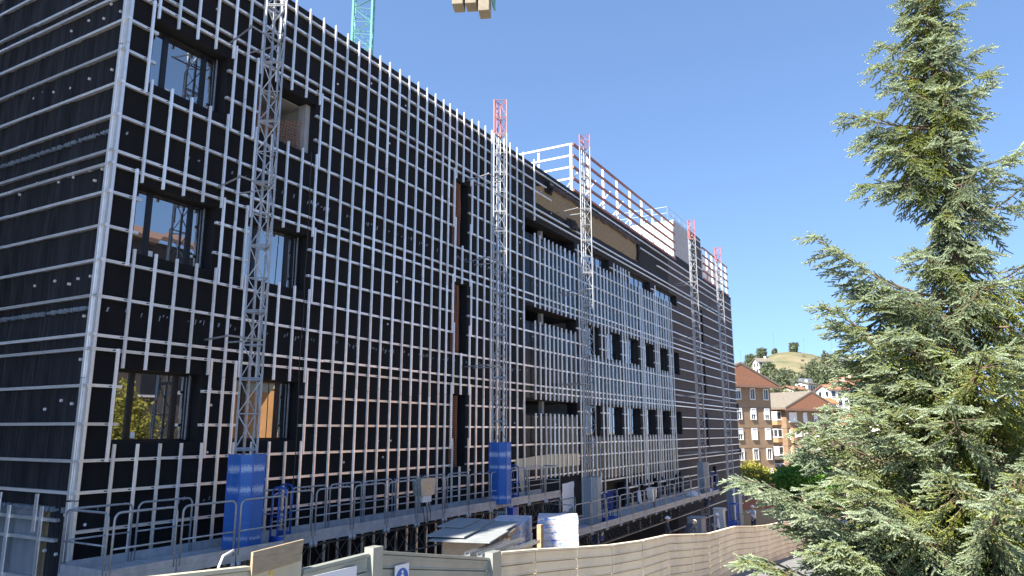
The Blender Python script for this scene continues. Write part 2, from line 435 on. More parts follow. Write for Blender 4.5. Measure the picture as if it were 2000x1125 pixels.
# openings: name, s0, s1, z0, z1, kind
HOLES = []
for z0, z1 in ((7.42, 8.93), (3.62, 5.13), (-0.24, 1.23)):
    HOLES.append(('A', 8.80, 10.77, z0, z1, 'wide'))
    HOLES.append(('B', 11.66, 13.72, z0, z1, 'net' if z0 > 7 else 'wide'))
for z0, z1 in ((6.48, 8.93), (2.63, 5.13), (-1.22, 1.23)):
    HOLES.append(('C', 20.56, 21.58, z0, z1, 'slot'))
    HOLES.append(('F', 53.95, 54.45, z0 - (.1 if z0 > 6 else 0), z1 + .02, 'black'))
for z0, z1 in ((8.29, 8.95), (4.48, 5.13), (0.67, 1.25)):
    HOLES.append(('D', 25.80, 31.05, z0, z1, 'open'))
EW = [(32.05, 33.87), (34.96, 36.86), (37.76, 39.72), (40.52, 42.40), (43.27, 45.17), (46.12, 47.80)]
for z0, z1 in ((3.63, 5.10), (-0.25, 1.21)):
    for a, c in EW: HOLES.append(('E', a, c, z0, z1, 'tall'))
for a, c in ((32.0, 35.55), (38.55, 42.30), (42.95, 47.85)):
    HOLES.append(('G', a, c, 8.27, 8.97, 'ribbon'))
for a, c in ((34.2, 36.9), (38.9, 39.8), (41.3, 42.2), (43.6, 44.4), (45.9, 47.0), (53.7, 54.4), (55.2, 56.1)):
    HOLES.append(('H', a, c, -4.1, -2.62, 'black'))
WOOL = (27.0, 40.1, 9.84, 11.02)     # the torn strip

def in_hole(s, z):
    return any(h[1] < s < h[2] and h[3] < z < h[4] for h in HOLES)

# facade membrane: one sheet with the openings left out
ss = sorted(set([S0, S1, 47.95] + [h[1] for h in HOLES] + [h[2] for h in HOLES]))
zz = sorted(set([ZB, ZT] + [h[3] for h in HOLES] + [h[4] for h in HOLES]))
b = MB()
vid = {}
def V(i, j):
    if (i, j) not in vid:
        vid[(i, j)] = len(b.v); b.v.append((ss[i], 0.0, zz[j]))
    return vid[(i, j)]
for i in range(len(ss) - 1):
    for j in range(len(zz) - 1):
        cs, cz = (ss[i] + ss[i + 1]) / 2, (zz[j] + zz[j + 1]) / 2
        if in_hole(cs, cz): continue
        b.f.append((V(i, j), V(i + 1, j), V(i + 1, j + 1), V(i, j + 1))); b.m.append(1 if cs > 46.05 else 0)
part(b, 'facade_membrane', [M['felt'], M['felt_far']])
# body behind: end wall far, back, roof with a slightly uneven membrane edge
b = MB()
b.box((S0 + .02, 0.02, ZT - .02), (S1, DEPTH, ZT), 0)
b.box((S1 - .02, 0.02, ZB), (S1, DEPTH, ZT), 0)
b.box((S0 + .02, DEPTH - .02, ZB), (S1, DEPTH, ZT), 0)
part(b, 'roof_slab', M['felt'])
b = MB()
n = 110
for i in range(n):
    a, c = S0 + (S1 - S0) * i / n, S0 + (S1 - S0) * (i + 1) / n
    h0, h1 = ZT + .03 + .025 * noise.noise((a * .9, 3, 0)), ZT + .03 + .025 * noise.noise((c * .9, 3, 0))
    b.hexa([(a, -.03, ZT - .12), (c, -.03, ZT - .12), (c, .35, ZT - .12), (a, .35, ZT - .12), (a, -.035, h0), (c, -.035, h1), (c, .35, h1), (a, .35, h0)])
part(b, 'parapet_edge', M['felt'])
# side wall: loose, wrinkled sheet in two lifts per storey, concrete exposed at the foot
def sheet(y0, y1, z0, z1, ny, nz, amp):
    vs, fs = [], []
    for j in range(nz + 1):
        for i in range(ny + 1):
            y, z = y0 + (y1 - y0) * i / ny, z0 + (z1 - z0) * j / nz
            e = min(1.0, 4 * min(i / ny, 1 - i / ny) + .15) * min(1.0, 6 * min(j / nz, 1 - j / nz) + .25)
            w = noise.noise((y * 2.3 + .5 * z, z * .35, z0)) + .6 * noise.noise((y * 5.5 - 1.2 * z, z * .9, 5.1)) + .3 * noise.noise((y * 11 + z, z * 2, 9))
            vs.append((S0 - .012 - amp * e * (0.6 + w), y, z))
    for j in range(nz):
        for i in range(ny):
            q = j * (ny + 1) + i
            fs.append((q, q + ny + 1, q + ny + 2, q + 1))
    return vs, fs
for z0, z1 in ((6.1, ZT), (2.36, 6.12), (-1.42, 2.38)):
    b = MB(); b.add(*sheet(0.0, 11.0, z0, z1, 120, 44, .042))
    part(b, 'side_membrane', M['felt_side'], smooth=True)
b = MB(); b.add(*sheet(0.0, .72, -4.2, -1.40, 8, 10, .008)); part(b, 'side_membrane', M['felt_side'], smooth=True)
b = MB(); b.box((S0 - .01, .70, -4.2), (S0 + .1, 1.08, -1.43)); part(b, 'insulation_slab', M['wool'])
b = MB(); b.box((S0 + .02, 1.05, -4.2), (S0 + .3, 11, -1.43)); part(b, 'concrete_wall', M['concrete'])

# ---- profiles (unit length, stretched per piece)
def stud_mesh():
    # T shaped post: front flange and web, seen proud of the rails
    p = [(-.026, -.152), (.026, -.152), (.026, -.143), (.007, -.143), (.007, -.108), (.024, -.108), (.024, -.1005), (-.024, -.1005), (-.024, -.108), (-.007, -.108), (-.007, -.143), (-.026, -.143)]
    return MB().prism(p, 'z', 0, 1).mesh('stud', M['alu'])
def rail_mesh():
    # channel with a groove, section in (y, z)
    p = [(-.02, -.029), (-.100, -.029), (-.100, -.007), (-.082, -.003), (-.082, .005), (-.100, .009), (-.100, .029), (-.02, .029)]
    return MB().prism(p, 'x', 0, 1).mesh('rail', M['alu'])
ME_STUD, ME_RAIL = stud_mesh(), rail_mesh()

SEG = []      # (s, z0, z1)
def seg(s, z0, z1, split=True):
    cuts = [z1]
    if split:
        for c in (7.95, 4.85, 1.12, -1.9):
            c += 0.18 * (((s * 7.3) % 1) - .5)
            if z0 + .5 < c < z1 - .5: cuts.append(c)
    cuts.append(z0)
    for a, c in zip(cuts, cuts[1:]):
        SEG.append((s, c, a - .008))
T = [(8.905, 11.58), (5.105, 7.455), (1.215, 3.675)]
def low(s): return max(zg(s) + .25, -5.2)
def banded(s, full_low=None):
    for z0, z1 in T: seg(s, z0, z1, False)
    seg(s, full_low if full_low is not None else low(s), -0.26, False)
def jamb(s):
    for z0, z1 in ((7.10, 9.28), (3.30, 5.38), (-0.60, 1.60)): seg(s, z0, z1, False)
for s in (8.79, 9.28, 9.78, 10.28, 10.79): banded(s)
jamb(8.665); jamb(10.865)
seg(11.22, low(11), 11.6)
for s in (11.645, 12.16, 12.69, 13.21, 13.735): banded(s)
jamb(11.54); jamb(13.81)
for s in (14.22, 14.73, 15.23, 15.72, 16.22, 16.70, 17.22, 17.72, 18.22, 18.72, 19.22, 19.72, 20.12): seg(s, low(s), 11.60)
for s in (20.58, 21.05, 21.59):
    if s == 21.05:
        for z0, z1 in ((8.905, 11.64), (5.105, 6.51), (1.205, 2.65), (low(s), -1.2)): seg(s, z0, z1, False)
    else: banded(s)
jamb(20.49); jamb(21.665)
for s in (22.07, 22.57, 23.05, 23.55, 24.02, 24.52, 25.10, 25.67): seg(s, low(s), 11.69)
seg(26.66, 8.90, 11.69, False)
for s in (26.66, 27.13, 27.61, 28.01, 28.42, 28.83, 29.24, 29.72, 30.22, 30.72):
    seg(s, 5.10, 8.34, False); seg(s, 1.245, 4.53, False); seg(s, -1.96, 0.70, False)
seg(31.21, -3.7, 8.87); seg(31.53, -3.7, 8.30); seg(32.5, 5.08, 8.30, False); seg(32.5, 1.2, 3.66, False); seg(32.5, -3.6, -.26, False)
for i, s in enumerate((33.0, 33.46, 33.96, 34.44, 34.88, 35.37, 35.90, 36.42, 36.92, 37.32, 37.70, 38.25, 38.76, 39.32, 39.87, 40.18, 40.44, 40.94, 41.46, 41.95, 42.48, 42.84, 43.2, 43.71, 44.23, 44.74, 45.24, 45.56, 46.03)):
    top = 8.87 if (35.8 < s < 38.4 or abs(s - 42.84) < .02) else 8.29
    bot = (-2.34 if 34.2 < s < 36.9 else -2.70 - .15 * (i % 3) if i % 4 else -5.2)
    if any(a < s < c for a, c in EW):
        seg(s, 5.06, top, False); seg(s, 1.19, 3.66, False); seg(s, bot, -.25, False)
    else:
        seg(s, bot, top)
for s, z0, z1 in SEG:
    inst('stud', ME_STUD, (s, 0, z0), scale=(1, 1, z1 - z0), rot=(0, 0, random.uniform(-.012, .012)))
for z0, z1 in ((-2.6, -1.3), (-1.28, 1.0), (1.0, 4.05), (4.06, 8.0), (8.01, 11.7)):
    b = MB(); b.box((S0 - .07, -.155, z0), (S0 - .005, -.005, z1)); part(b, 'corner_post', M['alu'])
    b = MB(); b.box((S0 - .105, .005, z0), (S0 - .06, .075, z1 - .01)); part(b, 'corner_post', M['alu'])

RZ = [11.25, 10.76, 10.30, 9.50, 9.22, 8.57, 7.87, 7.12, 6.39, 5.63, 5.33, 4.74, 4.03, 3.33, 2.60, 1.83, 1.56, 0.85, 0.12, -0.57, -1.15, -1.86]
RAILS = []
for z in RZ + [-2.42, -2.98, -3.8, -4.55, -5.3, -6.0]:
    a0, a1 = S0, S1
    if z == -1.86: a0 = S0
    if z < -2 and z > -3: a0 = 33.05
    if z <= -3.8: a0 = 26.0
    spans = [(a0, a1)]
    cut = [(h[1] - (.0 if h[5] == 'open' else -.05), h[2] - .05) for h in HOLES if h[3] - .02 < z < h[4] + .02]
    if z in (10.76, 10.30): cut.append((27.55 + (.4 if z > 10.5 else .9), 40.45 if z > 10.5 else 43.6))
    if 7.9 < z < 8.9: cut.append((45.9, 46.2))
    if z == 11.25: cut.append((60.0, 66.0))
    for c0, c1 in sorted(cut):
        nx = []
        for p, q in spans:
            if c1 <= p or c0 >= q: nx.append((p, q)); continue
            if c0 > p: nx.append((p, c0))
            if c1 < q: nx.append((c1, q))
        spans = nx
    for p, q in spans:
        # stock lengths of about six metres
        k = max(1, round((q - p) / 6.2))
        for i in range(k):
            x0, x1 = p + (q - p) * i / k, p + (q - p) * (i + 1) / k - (.01 if i < k - 1 else 0)
            if x1 - x0 < .12: continue
            RAILS.append((x0, x1, z))
            inst('rail', ME_RAIL, (x0, 0, z + random.uniform(-.006, .006)), scale=(x1 - x0, 1, 1), rot=(0, random.uniform(-.0006, .0006), 0))
# fixing slots and clips beside each crossing: too small to pick apart
b = MB()
for s, z0, z1 in SEG:
    for x0, x1, z in RAILS:
        if z0 < z < z1 and x0 - .02 < s < x1 + .02 and s < 47:
            b.box((s - .095, -.1035, z - .013), (s - .040, -.0985, z + .010))
o = part(b, 'rail_clips', M['black_plastic']); o['kind'] = 'stuff'
# rails of the side wall
for z in RZ:
    if z > 11.3: continue
    y1 = 7.4
    if z < -1.5: continue
    k = 2
    for i in range(k):
        a, c = -.16 + (y1 + .16) * i / k, -.16 + (y1 + .16) * (i + 1) / k - .01
        inst('rail', ME_RAIL, (S0, c, z + random.uniform(-.008, .008)), rot=(0, 0, -pi / 2), scale=(c - a, 1, 1))
for y, z0, z1 in ((2.35, -1.9, -1.22), (1.95, -3.6, -1.45), (1.02, -1.9, -1.20), (.80, -3.6, -1.42)):
    inst('stud', ME_STUD, (S0, y, z0), rot=(0, 0, -pi / 2), scale=(1, 1, z1 - z0))
for z in (-1.66, -2.02, -2.75):
    inst('rail', ME_RAIL, (S0, 3.95, z), rot=(0, 0, -pi / 2), scale=(3.6, 1, 1))

# white fastener discs and the torn, stapled laps at each storey joint
b = MB()
def disc(p, nx, r=.030):
    c = Vector(p); u = Vector((0, 0, 1)); w = Vector((1, 0, 0)) if nx == 'y' else Vector((0, 1, 0))
    out = Vector((0, -.02, 0)) if nx == 'y' else Vector((-.05, 0, 0))
    base = [c + (u * cos(2 * pi * k / 8) + w * sin(2 * pi * k / 8)) * r for k in range(8)]
    top = [p + out for p in base]
    b.add(base + top, [tuple(range(8, 16))] + [(k, (k + 1) % 8, 8 + (k + 1) % 8, 8 + k) for k in range(8)])
for i in range(150):
    s, z = random.uniform(8.4, 33), random.uniform(-2.2, 11.2)
    if in_hole(s, z) or in_hole(s + .1, z) or in_hole(s - .1, z): continue
    if random.random() < .45: disc((s, 0, z), 'y')
for z in RZ:
    if random.random() < .62:
        y = random.uniform(.1, .5); 
        for q in range(random.randint(1, 6)):
            disc((S0 - .01, y, z - random.uniform(.2, .45)), 'x'); y += random.uniform(.3, .9)
o = part(b, 'fastener_discs', M['white_plastic']); o['kind'] = 'stuff'
b = MB()
for zj in (6.08, 2.37, -1.47):
    s = 8.4
    while s < 46:
        w = random.uniform(.012, .05); h = random.uniform(.03, .12)
        if not in_hole(s, zj) and not (random.random() < (.55 if s < 12 else .15)):
            z = zj + random.uniform(-.04, .04)
            b.hexa([(s, -.012, z - h / 2), (s + w, -.012, z - h / 2), (s + w, -.002, z - h / 2), (s, -.002, z - h / 2),
                    (s + .02, -.016, z + h / 2), (s + .02 + w, -.016, z + h / 2), (s + .02 + w, -.002, z + h / 2), (s + .02, -.002, z + h / 2)])
        s += random.uniform(.05, .16) if random.random() < .8 else random.uniform(.2, .6)
    y = .1
    while y < 7:
        w = random.uniform(.01, .05); h = random.uniform(.03, .10)
        if random.random() < .75:
            b.box((S0 - .07 - random.uniform(0, .01), y, zj - h / 2 + random.uniform(-.01, .01)), (S0 - .02, y + w, zj + h / 2))
        y += w * random.uniform(.9, 1.2)
o = part(b, 'lap_tape', M['shield_grey']); o['kind'] = 'stuff'
# grey sealing strip behind the rails of the far bay, at the storey joints
b = MB()
for zj in (6.02, 2.28, -1.62): b.box((46.3, -.05, zj - .035), (S1, -.002, zj + .035))
part(b, 'joint_flashing', M['galv'])

# ---- torn membrane strip: bare insulation, hanging folds
b = MB()
n = 46
top, bot = [], []
for i in range(n + 1):
    s = WOOL[0] + (WOOL[1] - WOOL[0]) * i / n
    zt = 10.58 + min(.46, .22 * (s - WOOL[0]) ** .7) + .05 * noise.noise((s * 1.7, 0, 0))
    zb = WOOL[2] + .05 * noise.noise((s * 1.3, 4, 0)) - .02
    if i == n: zt = 10.6
    top.append((s, -.014, zt)); bot.append((s, -.014, zb))
for i in range(n):
    b.hexa([bot[i], bot[i + 1], (bot[i + 1][0], -.002, bot[i + 1][2]), (bot[i][0], -.002, bot[i][2]), top[i], top[i + 1], (top[i + 1][0], -.002, top[i + 1][2]), (top[i][0], -.002, top[i][2])])
part(b, 'bare_insulation', M['wool'])
b = MB(); vs, fs = [], []
NX, NZ = 120, 6
for j in range(NZ + 1):
    for i in range(NX + 1):
        s = 28.2 + 12.2 * i / NX
        v = j / NZ
        droop = .30 + .16 * noise.noise((s * .8, 2, 0)) + .10 * noise.noise((s * 3, 2, 0))
        vs.append((s, -.03 - .10 * sin(v * pi) * (1 + .8 * noise.noise((s * 4, v * 2, 1))) - .05 * v, 11.16 - v * droop))
for j in range(NZ):
    for i in range(NX): q = j * (NX + 1) + i; fs.append((q, q + 1, q + NX + 2, q + NX + 1))
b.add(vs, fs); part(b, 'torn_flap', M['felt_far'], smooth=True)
b = MB(); vs, fs = [], []
for j in range(9):
    for i in range(9):
        u, v = i / 8, j / 8
        vs.append((28.0 + .75 * u - .2 * v, -.05 - .22 * sin(u * pi) * sin((v * .9 + .1) * pi) * (1 + .5 * noise.noise((u * 3, v * 3, 0))), 11.1 - .55 * v + .08 * noise.noise((u * 4, v * 3, 2))))
for j in range(8):
    for i in range(8): q = j * 9 + i; fs.append((q, q + 1, q + 10, q + 9))
b.add(vs, fs); part(b, 'torn_flap', M['felt'], smooth=True)
b = MB(); vs, fs = [], []
for j in range(9):
    for i in range(13):
        u, v = i / 12, j / 8
        vs.append((30.1 + 1.3 * u, -.06 - .12 * (1 + noise.noise((u * 5, v * 4, 7))) * sin(u * pi), 9.92 - .55 * v * (1 - .3 * u)))
for j in range(8):
    for i in range(12): q = j * 13 + i; fs.append((q, q + 1, q + 14, q + 13))
b.add(vs, fs); part(b, 'torn_flap', M['felt_side'], smooth=True)
b = MB(); vs, fs = [], []
for j in range(11):
    for i in range(7):
        u, v = i / 6, j / 10
        vs.append((39.75 + .55 * u + .2 * sin(v * 3), -.04 - .1 * sin(u * pi) * (1 + .6 * noise.noise((u * 4, v * 4, 3))), 11.1 - 1.25 * v))
for j in range(10):
    for i in range(6): q = j * 7 + i; fs.append((q, q + 1, q + 8, q + 7))
b.add(vs, fs); part(b, 'torn_flap', M['felt'], smooth=True)

# dark glossy spandrel glass already fitted behind the posts of the right hand bays
for z0, z1, a, c in ((5.22, 8.20, 25.85, 45.95), (1.32, 3.55, 25.85, 45.95), (-2.3, -.34, 31.3, 45.95), (1.32, 4.40, 25.85, 31.0), (-1.9, .60, 25.85, 31.0)):
    if (z0, z1) == (1.32, 3.55): a = 31.05
    k = round((c - a) / 1.5)
    for i in range(k):
        b = MB(); tl = random.uniform(-.004, .004)
        x0, x1 = a + (c - a) * i / k + .004, a + (c - a) * (i + 1) / k - .004
        b.hexa([(x0, -.014 + tl, z0), (x1, -.014 - tl, z0), (x1, -.002, z0), (x0, -.002, z0), (x0, -.014 - tl, z1), (x1, -.014 + tl, z1), (x1, -.002, z1), (x0, -.002, z1)]); part(b, 'spandrel_panel', M['spandrel'])

# ---- windows
def window(h):
    _, a, c, z0, z1, kind = h
    dp = {'wide': .36, 'net': .5, 'slot': .5, 'black': .3, 'open': .5, 'tall': .27, 'ribbon': .27}[kind]
    b = MB()
    t = .03
    if kind in ('net',):
        b.box((a - t, .001, z0 - t), (a, dp, z1 + t)); b.box((c, .001, z0 - t), (c + t, dp, z1 + t))
        b.box((a, .001, z1), (c, dp, z1 + t)); b.box((a, .001, z0 - t), (c, dp, z0))
        b.box((c - .16, .22, z0), (c, dp, z1), 1)
        b.box((a, dp, z1 - .02), (c, 3.5, z1 + t), 1); b.box((a - 2, 3.5, z0 - .5), (c + 2, 3.6, z1 + .5), 2); b.box((c, dp, z0 - .4), (c + .1, 3.5, z1), 1); b.box((a, dp, z0 - .1), (c, 3.5, z0), 2)
        w = part(b, 'window', [M['reveal'], M['plaster'], M['frame']])
    elif kind == 'open':
        b.box((a - t, .001, z0 - t), (a, dp, z1 + t)); b.box((c, .001, z0 - t), (c + t, dp, z1 + t))
        b.box((a, .001, z1), (c, dp, z1 + t)); b.box((a, .001, z0 - t), (c, dp, z0))
        b.box((a, dp, z1 - .02), (c + .6, 4, z1 + t), 2); b.box((a, 3.9, z0 - 1.5), (c + 3, 4, z1), 1); b.box((c + .5, dp, z0 - 1.5), (c + .6, 4, z1), 1)
        b.box((a + 2.55, .45, z0), (a + 2.75, .62, z1 - .02), 1)
        w = part(b, 'window', [M['reveal'], M['plaster'], M['frame']])
        g = MB(); g.box((a, .40, z0), (a + .85, .42, z1)); part(g, 'pane', M['glass'], w)
    else:
        b.box((a - t, .001, z0 - t), (a, dp + .1, z1 + t)); b.box((c, .001, z0 - t), (c + t, dp + .1, z1 + t))
        b.box((a, .001, z1), (c, dp + .1, z1 + t)); b.box((a, .001, z0 - t), (c, dp + .1, z0))
        b.box((a - t, dp + .1, z0 - t), (c + t, dp + .14, z1 + t))
        w = part(b, 'window', M['reveal'])
    if kind == 'wide':
        f = MB(); y0, y1 = dp - .07, dp
        e = .06
        m1, m2 = a + (c - a) * .25, a + (c - a) * .77
        f.box((a, y0, z0), (c, y1, z0 + e)); f.box((a, y0, z1 - e), (c, y1, z1))
        for x0, x1 in ((a, a + e), (m1 - .06, m1 + .06), (m2 - .06, m2 + .06), (c - e, c)):
            f.box((x0, y0 - .002, z0 + e), (x1, y1, z1 - e))
        part(f, 'frame', M['frame'], w)
        for q, (x0, x1) in enumerate(((a + e, m1 - .06), (m1 + .06, m2 - .06), (m2 + .06, c - e))):
            tl = [.0, .004, -.003][q]
            g = MB(); g.hexa([(x0, y0 + .03, z0 + e), (x1, y0 + .03 + tl, z0 + e), (x1, y1 - .005, z0 + e), (x0, y1 - .005, z0 + e), (x0, y0 + .03 + tl, z1 - e), (x1, y0 + .03, z1 - e), (x1, y1 - .005, z1 - e), (x0, y1 - .005, z1 - e)])
            part(g, 'pane', M['glass'], w)
        st = MB(); st.box((m1 + .09, y0 + .022, z0 + e + .02), (m1 + .19, y0 + .028, z0 + e + .14)); part(st, 'sticker', M['white_plastic'], w)
        sl = MB(); sl.box((c - .14, y0 - .03, z0 + .03), (c - .115, y0 - .004, z1 - .03)); part(sl, 'jamb_trim', M['galv'], w)
    elif kind in ('tall', 'ribbon'):
        f = MB(); y0, y1 = dp - .06, dp; e = .05
        k = 2 if kind == 'tall' else 5
        xs = [a + (c - a) * i / k for i in range(k + 1)]
        f.box((a, y0, z0), (c, y1, z0 + e)); f.box((a, y0, z1 - e), (c, y1, z1))
        for i, x in enumerate(xs):
            f.box((max(a, x - e / 2), y0 - .002, z0 + e), (min(c, x + e / 2), y1, z1 - e))
        part(f, 'frame', M['frame'], w)
        for i in range(k):
            g = MB(); g.box((xs[i] + e / 2, y0 + .025, z0 + e), (xs[i + 1] - e / 2, y1 - .01, z1 - e)); part(g, 'pane', M['glass'], w)
        if kind == 'tall':
            d = MB(); d.box((a + .62, y0 - .06, z0 + .1), (a + .66, y0 - .02, z1 - .05)); part(d, 'jamb_trim', M['galv'], w)
    if kind in ('slot', 'net'):
        nb = MB(); st = .085 if kind == 'net' else .075
        x = a
        yy = .03 if kind == 'slot' else .3
        def Y(x, z): return yy + .05 * noise.noise((x * 1.6, z * 1.2, 1)) + (.05 * sin((x - a) / (c - a) * pi) if kind == 'slot' else .28 * (1 - abs((z - z0) / (z1 - z0) - .4)) * sin((x - a) / (c - a) * pi))
        zc = z1 - (.05 if kind == 'slot' else .34)
        def top(x): return zc - (0 if kind == 'slot' else .32 * sin((x - a) / (c - a) * pi))
        xe = c if kind == 'net' else a + .62
        w_ = .007 if kind == 'net' else .008
        while x < xe:
            zt = top(x); k = 14
            for i in range(k):
                p0, p1 = z0 + (zt - z0) * i / k, z0 + (zt - z0) * (i + 1) / k
                nb.add([(x - w_, Y(x, p0), p0), (x + w_, Y(x, p0), p0), (x + w_, Y(x, p1), p1), (x - w_, Y(x, p1), p1)], [(0, 1, 2, 3)])
            x += st
        z = z0 + .04
        while z < zc:
            xs2 = [a + (xe - a) * i / 14 for i in range(15)]
            for p, q in zip(xs2, xs2[1:]):
                if z > min(top(p), top(q)): continue
                nb.add([(p, Y(p, z), z - w_), (q, Y(q, z), z - w_), (q, Y(q, z), z + w_), (p, Y(p, z), z + w_)], [(0, 1, 2, 3)])
            z += st
        part(nb, 'debris_net', M['net'], w)
        if kind == 'slot':
            tb = MB(); tb.box((a + .60, .14, z0), (a + .66, .2, z1 - .02)); part(tb, 'prop', M['frame'], w)
    return w
for h in HOLES: window(h)

# ---- roof level: screen frame of posts and rails, penthouse walls with sunlit and shaded sides coloured apart
def screen(s0, s1, zb, zt, nr, ret=0.0, posts=8):  # sun and shade painted in: white posts and return rails, brown front rails
    for i in range(posts + 1):
        s = s0 + (s1 - s0) * i / posts
        b = MB(); b.box((s - .05, .02, zb), (s + .05, .14, zt)); part(b, 'screen_post', M['white_wall'])
    for j in range(nr):
        z = zt - .05 - (zt - zb - .15) * j / (nr - 1)
        b = MB(); b.box((s0 - .02, -.07, z - .06), (s1 + .25, .018, z + .06)); part(b, 'screen_rail', M['primer'])
        if ret:
            b = MB(); b.box((s0 - .08, .15, z - .045), (s0 - .02, ret, z + .045)); part(b, 'screen_rail', M['white_wall'])  # return run coloured white as if sunlit
    if ret:
        for y in (1.9, ret):
            b = MB(); b.box((s0 - .018, y - .05, zb - .1), (s0 + .06, y + .05, zt)); part(b, 'screen_post', M['white_wall'])
screen(31.05, 47.7, 11.5, 14.05, 5, 7.5, 8)
for i in range(8):
    s = 32.2 + i * 2.05
    b = MB(); b.tube([(s, .1, 13.1), (s + .1, 1.6, 11.5)], .035, 6); part(b, 'screen_strut', M['white_wall'])
b = MB(); b.box((47.95, .05, 11.4), (48.05, 9, 14.45)); b.box((48.05, .02, 11.4), (52.1, .2, 14.5), 1); b.box((52.1, .0, 11.4), (55.0, .2, 14.7), 2); b.box((48.05, .2, 14.3), (55, 9, 14.4), 2); b.box((54.9, .2, 11.4), (55.0, 9, 14.6))
part(b, 'penthouse_wall', [M['white_wall'], M['plaster'], M['felt_far']])  # front wall greyed to put its shade into the colour
b = MB()
b.box((48.06, -.03, 11.45), (52.08, -.005, 11.9)); part(b, 'torn_flap', M['felt'])
for z in (14.35, 13.75, 12.9, 12.2):
    inst('rail', ME_RAIL, (52.3, 0, z), scale=(2.4, 1, 1))
screen(55.4, 63.4, 11.5, 14.15, 5, 0, 5)
b = MB(); b.box((55.3, .6, 11.4), (63.3, .7, 13.9)); part(b, 'penthouse_wall', M['white_wall'])
for s0_, s1_, z in ((47.9, 55.2, 14.5),):
    b = MB()
    for i in range(6):
        s = s0_ + (s1_ - s0_) * i / 5
        b.tube([(s, .4, z - .1), (s, .4, z + 1.0)], .022, 5)
    for dz in (.5, .95): b.tube([(s0_, .4, z + dz), (s1_, .4, z + dz)], .018, 5)
    b.tube([(s0_, .4, z + .95), (s0_, 6, z + .95)], .018, 5); b.tube([(s0_, .4, z + .5), (s0_, 6, z + .5)], .018, 5)
    part(b, 'safety_rail', M['galv'])
# hoses hanging down the front
for s, z0, z1 in ((13.45, -1.4, 7.4), (33.3, -2, 0)):
    b = MB(); b.tube([(s + .05 * noise.noise((z0 + i * .5, s, 0)), -.22, z1 + (z0 - z1) * i / 20) for i in range(21)], .012, 5)
    part(b, 'hanging_cable', M['black_plastic'])
# end sleeves on rail tips beside the first openings are part of the rails; ragged membrane tabs at the far corner
for z in (2.1, -1.7):
    b = MB(); b.add([(S1 - .3, -.03, z + .3), (S1 + .25, -.12, z + .1), (S1 + .2, -.1, z - .5), (S1 - .3, -.03, z - .3), (S1 - .3, -.02, z)], [(0, 1, 2, 3, 4)]); part(b, 'torn_flap', M['felt'])
# ---------------------------------------------------------------- mast climbers
SIDE = 0.47
TRI = [(-SIDE / 2, .136), (SIDE / 2, .136), (0, -.271)]          # two chords at the facade side, one outward
def section_mesh(name, m, H=1.5):
    b = MB()
    for x, y in TRI: b.tube([(x, y, 0), (x, y, H)], .026, 6)
    for k in range(3):
        p, q = TRI[k], TRI[(k + 1) % 3]
        for z in (0.02, H / 2, H - .02): b.tube([(*p, z), (*q, z)], .016, 5)
        b.tube([(*p, .02), (*q, H / 2)], .014, 5); b.tube([(*q, H / 2), (*p, H - .02)], .014, 5)
    b.box((-.03, .12, 0), (.03, .15, H))                          # toothed rack on the wall side
    return b.mesh(name, m)
ME_SEC, ME_TOP = section_mesh('mast_section', M['galv']), section_mesh('top_section', M['red'])
def mast(s, y, ztop, red, cover, ties, label):
    z0 = zg(s)
    e = empty('lattice_mast', (s, y, z0), 0, label, 'mast', 'lattice masts of the climbing platforms')
    z = ztop - red
    t = link('top_section', ME_TOP, e, (0, 0, z - z0), (0, 0, 0), (1, 1, red / 1.5))
    while z > z0 + .3:
        z -= 1.5
        if z < z0 + .1: 
            link('mast_section', ME_SEC, e, (0, 0, .1), (0, 0, 0), (1, 1, (z + 1.5 - z0 - .1) / 1.5)); break
        link('mast_section', ME_SEC, e, (0, 0, z - z0))
    b = MB(); b.box((-.5, -.5, 0), (.5, .5, .1)); b.build('base_frame', M['steel_dark'], e)
    for zt in ties:
        b = MB()
        b.tube([(-.7, .1, zt - z0), (.3, .1, zt - z0)], .022, 6); b.tube([(-.65, .1, zt - z0), (-.4, -y - .02, zt - z0)], .022, 6); b.tube([(.28, .1, zt - z0), (.15, -y - .02, zt - z0)], .022, 6)
        
        b.build('wall_tie', M['galv'], e)
    c0, c1, m, w = cover
    b = MB()
    # folded guard round three sides, with ribs
    pts = [(-w, .22), (-w, -.16), (-.16, -.36), (.16, -.36), (w, -.16), (w, .22)]
    for p, q in zip(pts, pts[1:]):
        b.bar(((p[0] + q[0]) / 2, (p[1] + q[1]) / 2, c0 - z0), ((p[0] + q[0]) / 2, (p[1] + q[1]) / 2, c1 - z0), hypot(q[0] - p[0], q[1] - p[1]), .012, (-(q[1] - p[1]), q[0] - p[0], 0))
    g = b.build('mesh_guard', m, e)
    b = MB()
    for p in pts: b.tube([(p[0], p[1] , c0 - z0), (p[0], p[1], c1 - z0 + .01)], .018, 5)
    b.build('guard_frame', M['blue'] if m is M['blue_net'] else M['galv'], g)
    return e
mast(11.12, -1.22, 12.6, 1.0, (-2.42, -.50, M['blue_net'], .31), (9.3, 5.6, 2.0), 'tall lattice mast nearest the camera with blue mesh guard at its foot')
mast(21.85, -1.22, 12.15, 1.35, (-2.42, -.40, M['blue_net'], .31), (9.1, 6.0, 2.2), 'lattice mast with long red top section and blue guard, middle of facade')
mast(29.5, -1.3, 13.6, .62, (-3.85, -1.95, M['guard_grey'], .36), (9.9, 6.1, 2.0), 'lattice mast with grey guard passing the torn brown insulation')
mast(47.5, -1.3, 14.1, 1.3, (-3.85, -2.0, M['guard_grey'], .4), (9.7, 6.0, 2.2, -1.4), 'lattice mast with red top rising in front of the grey roof wall')
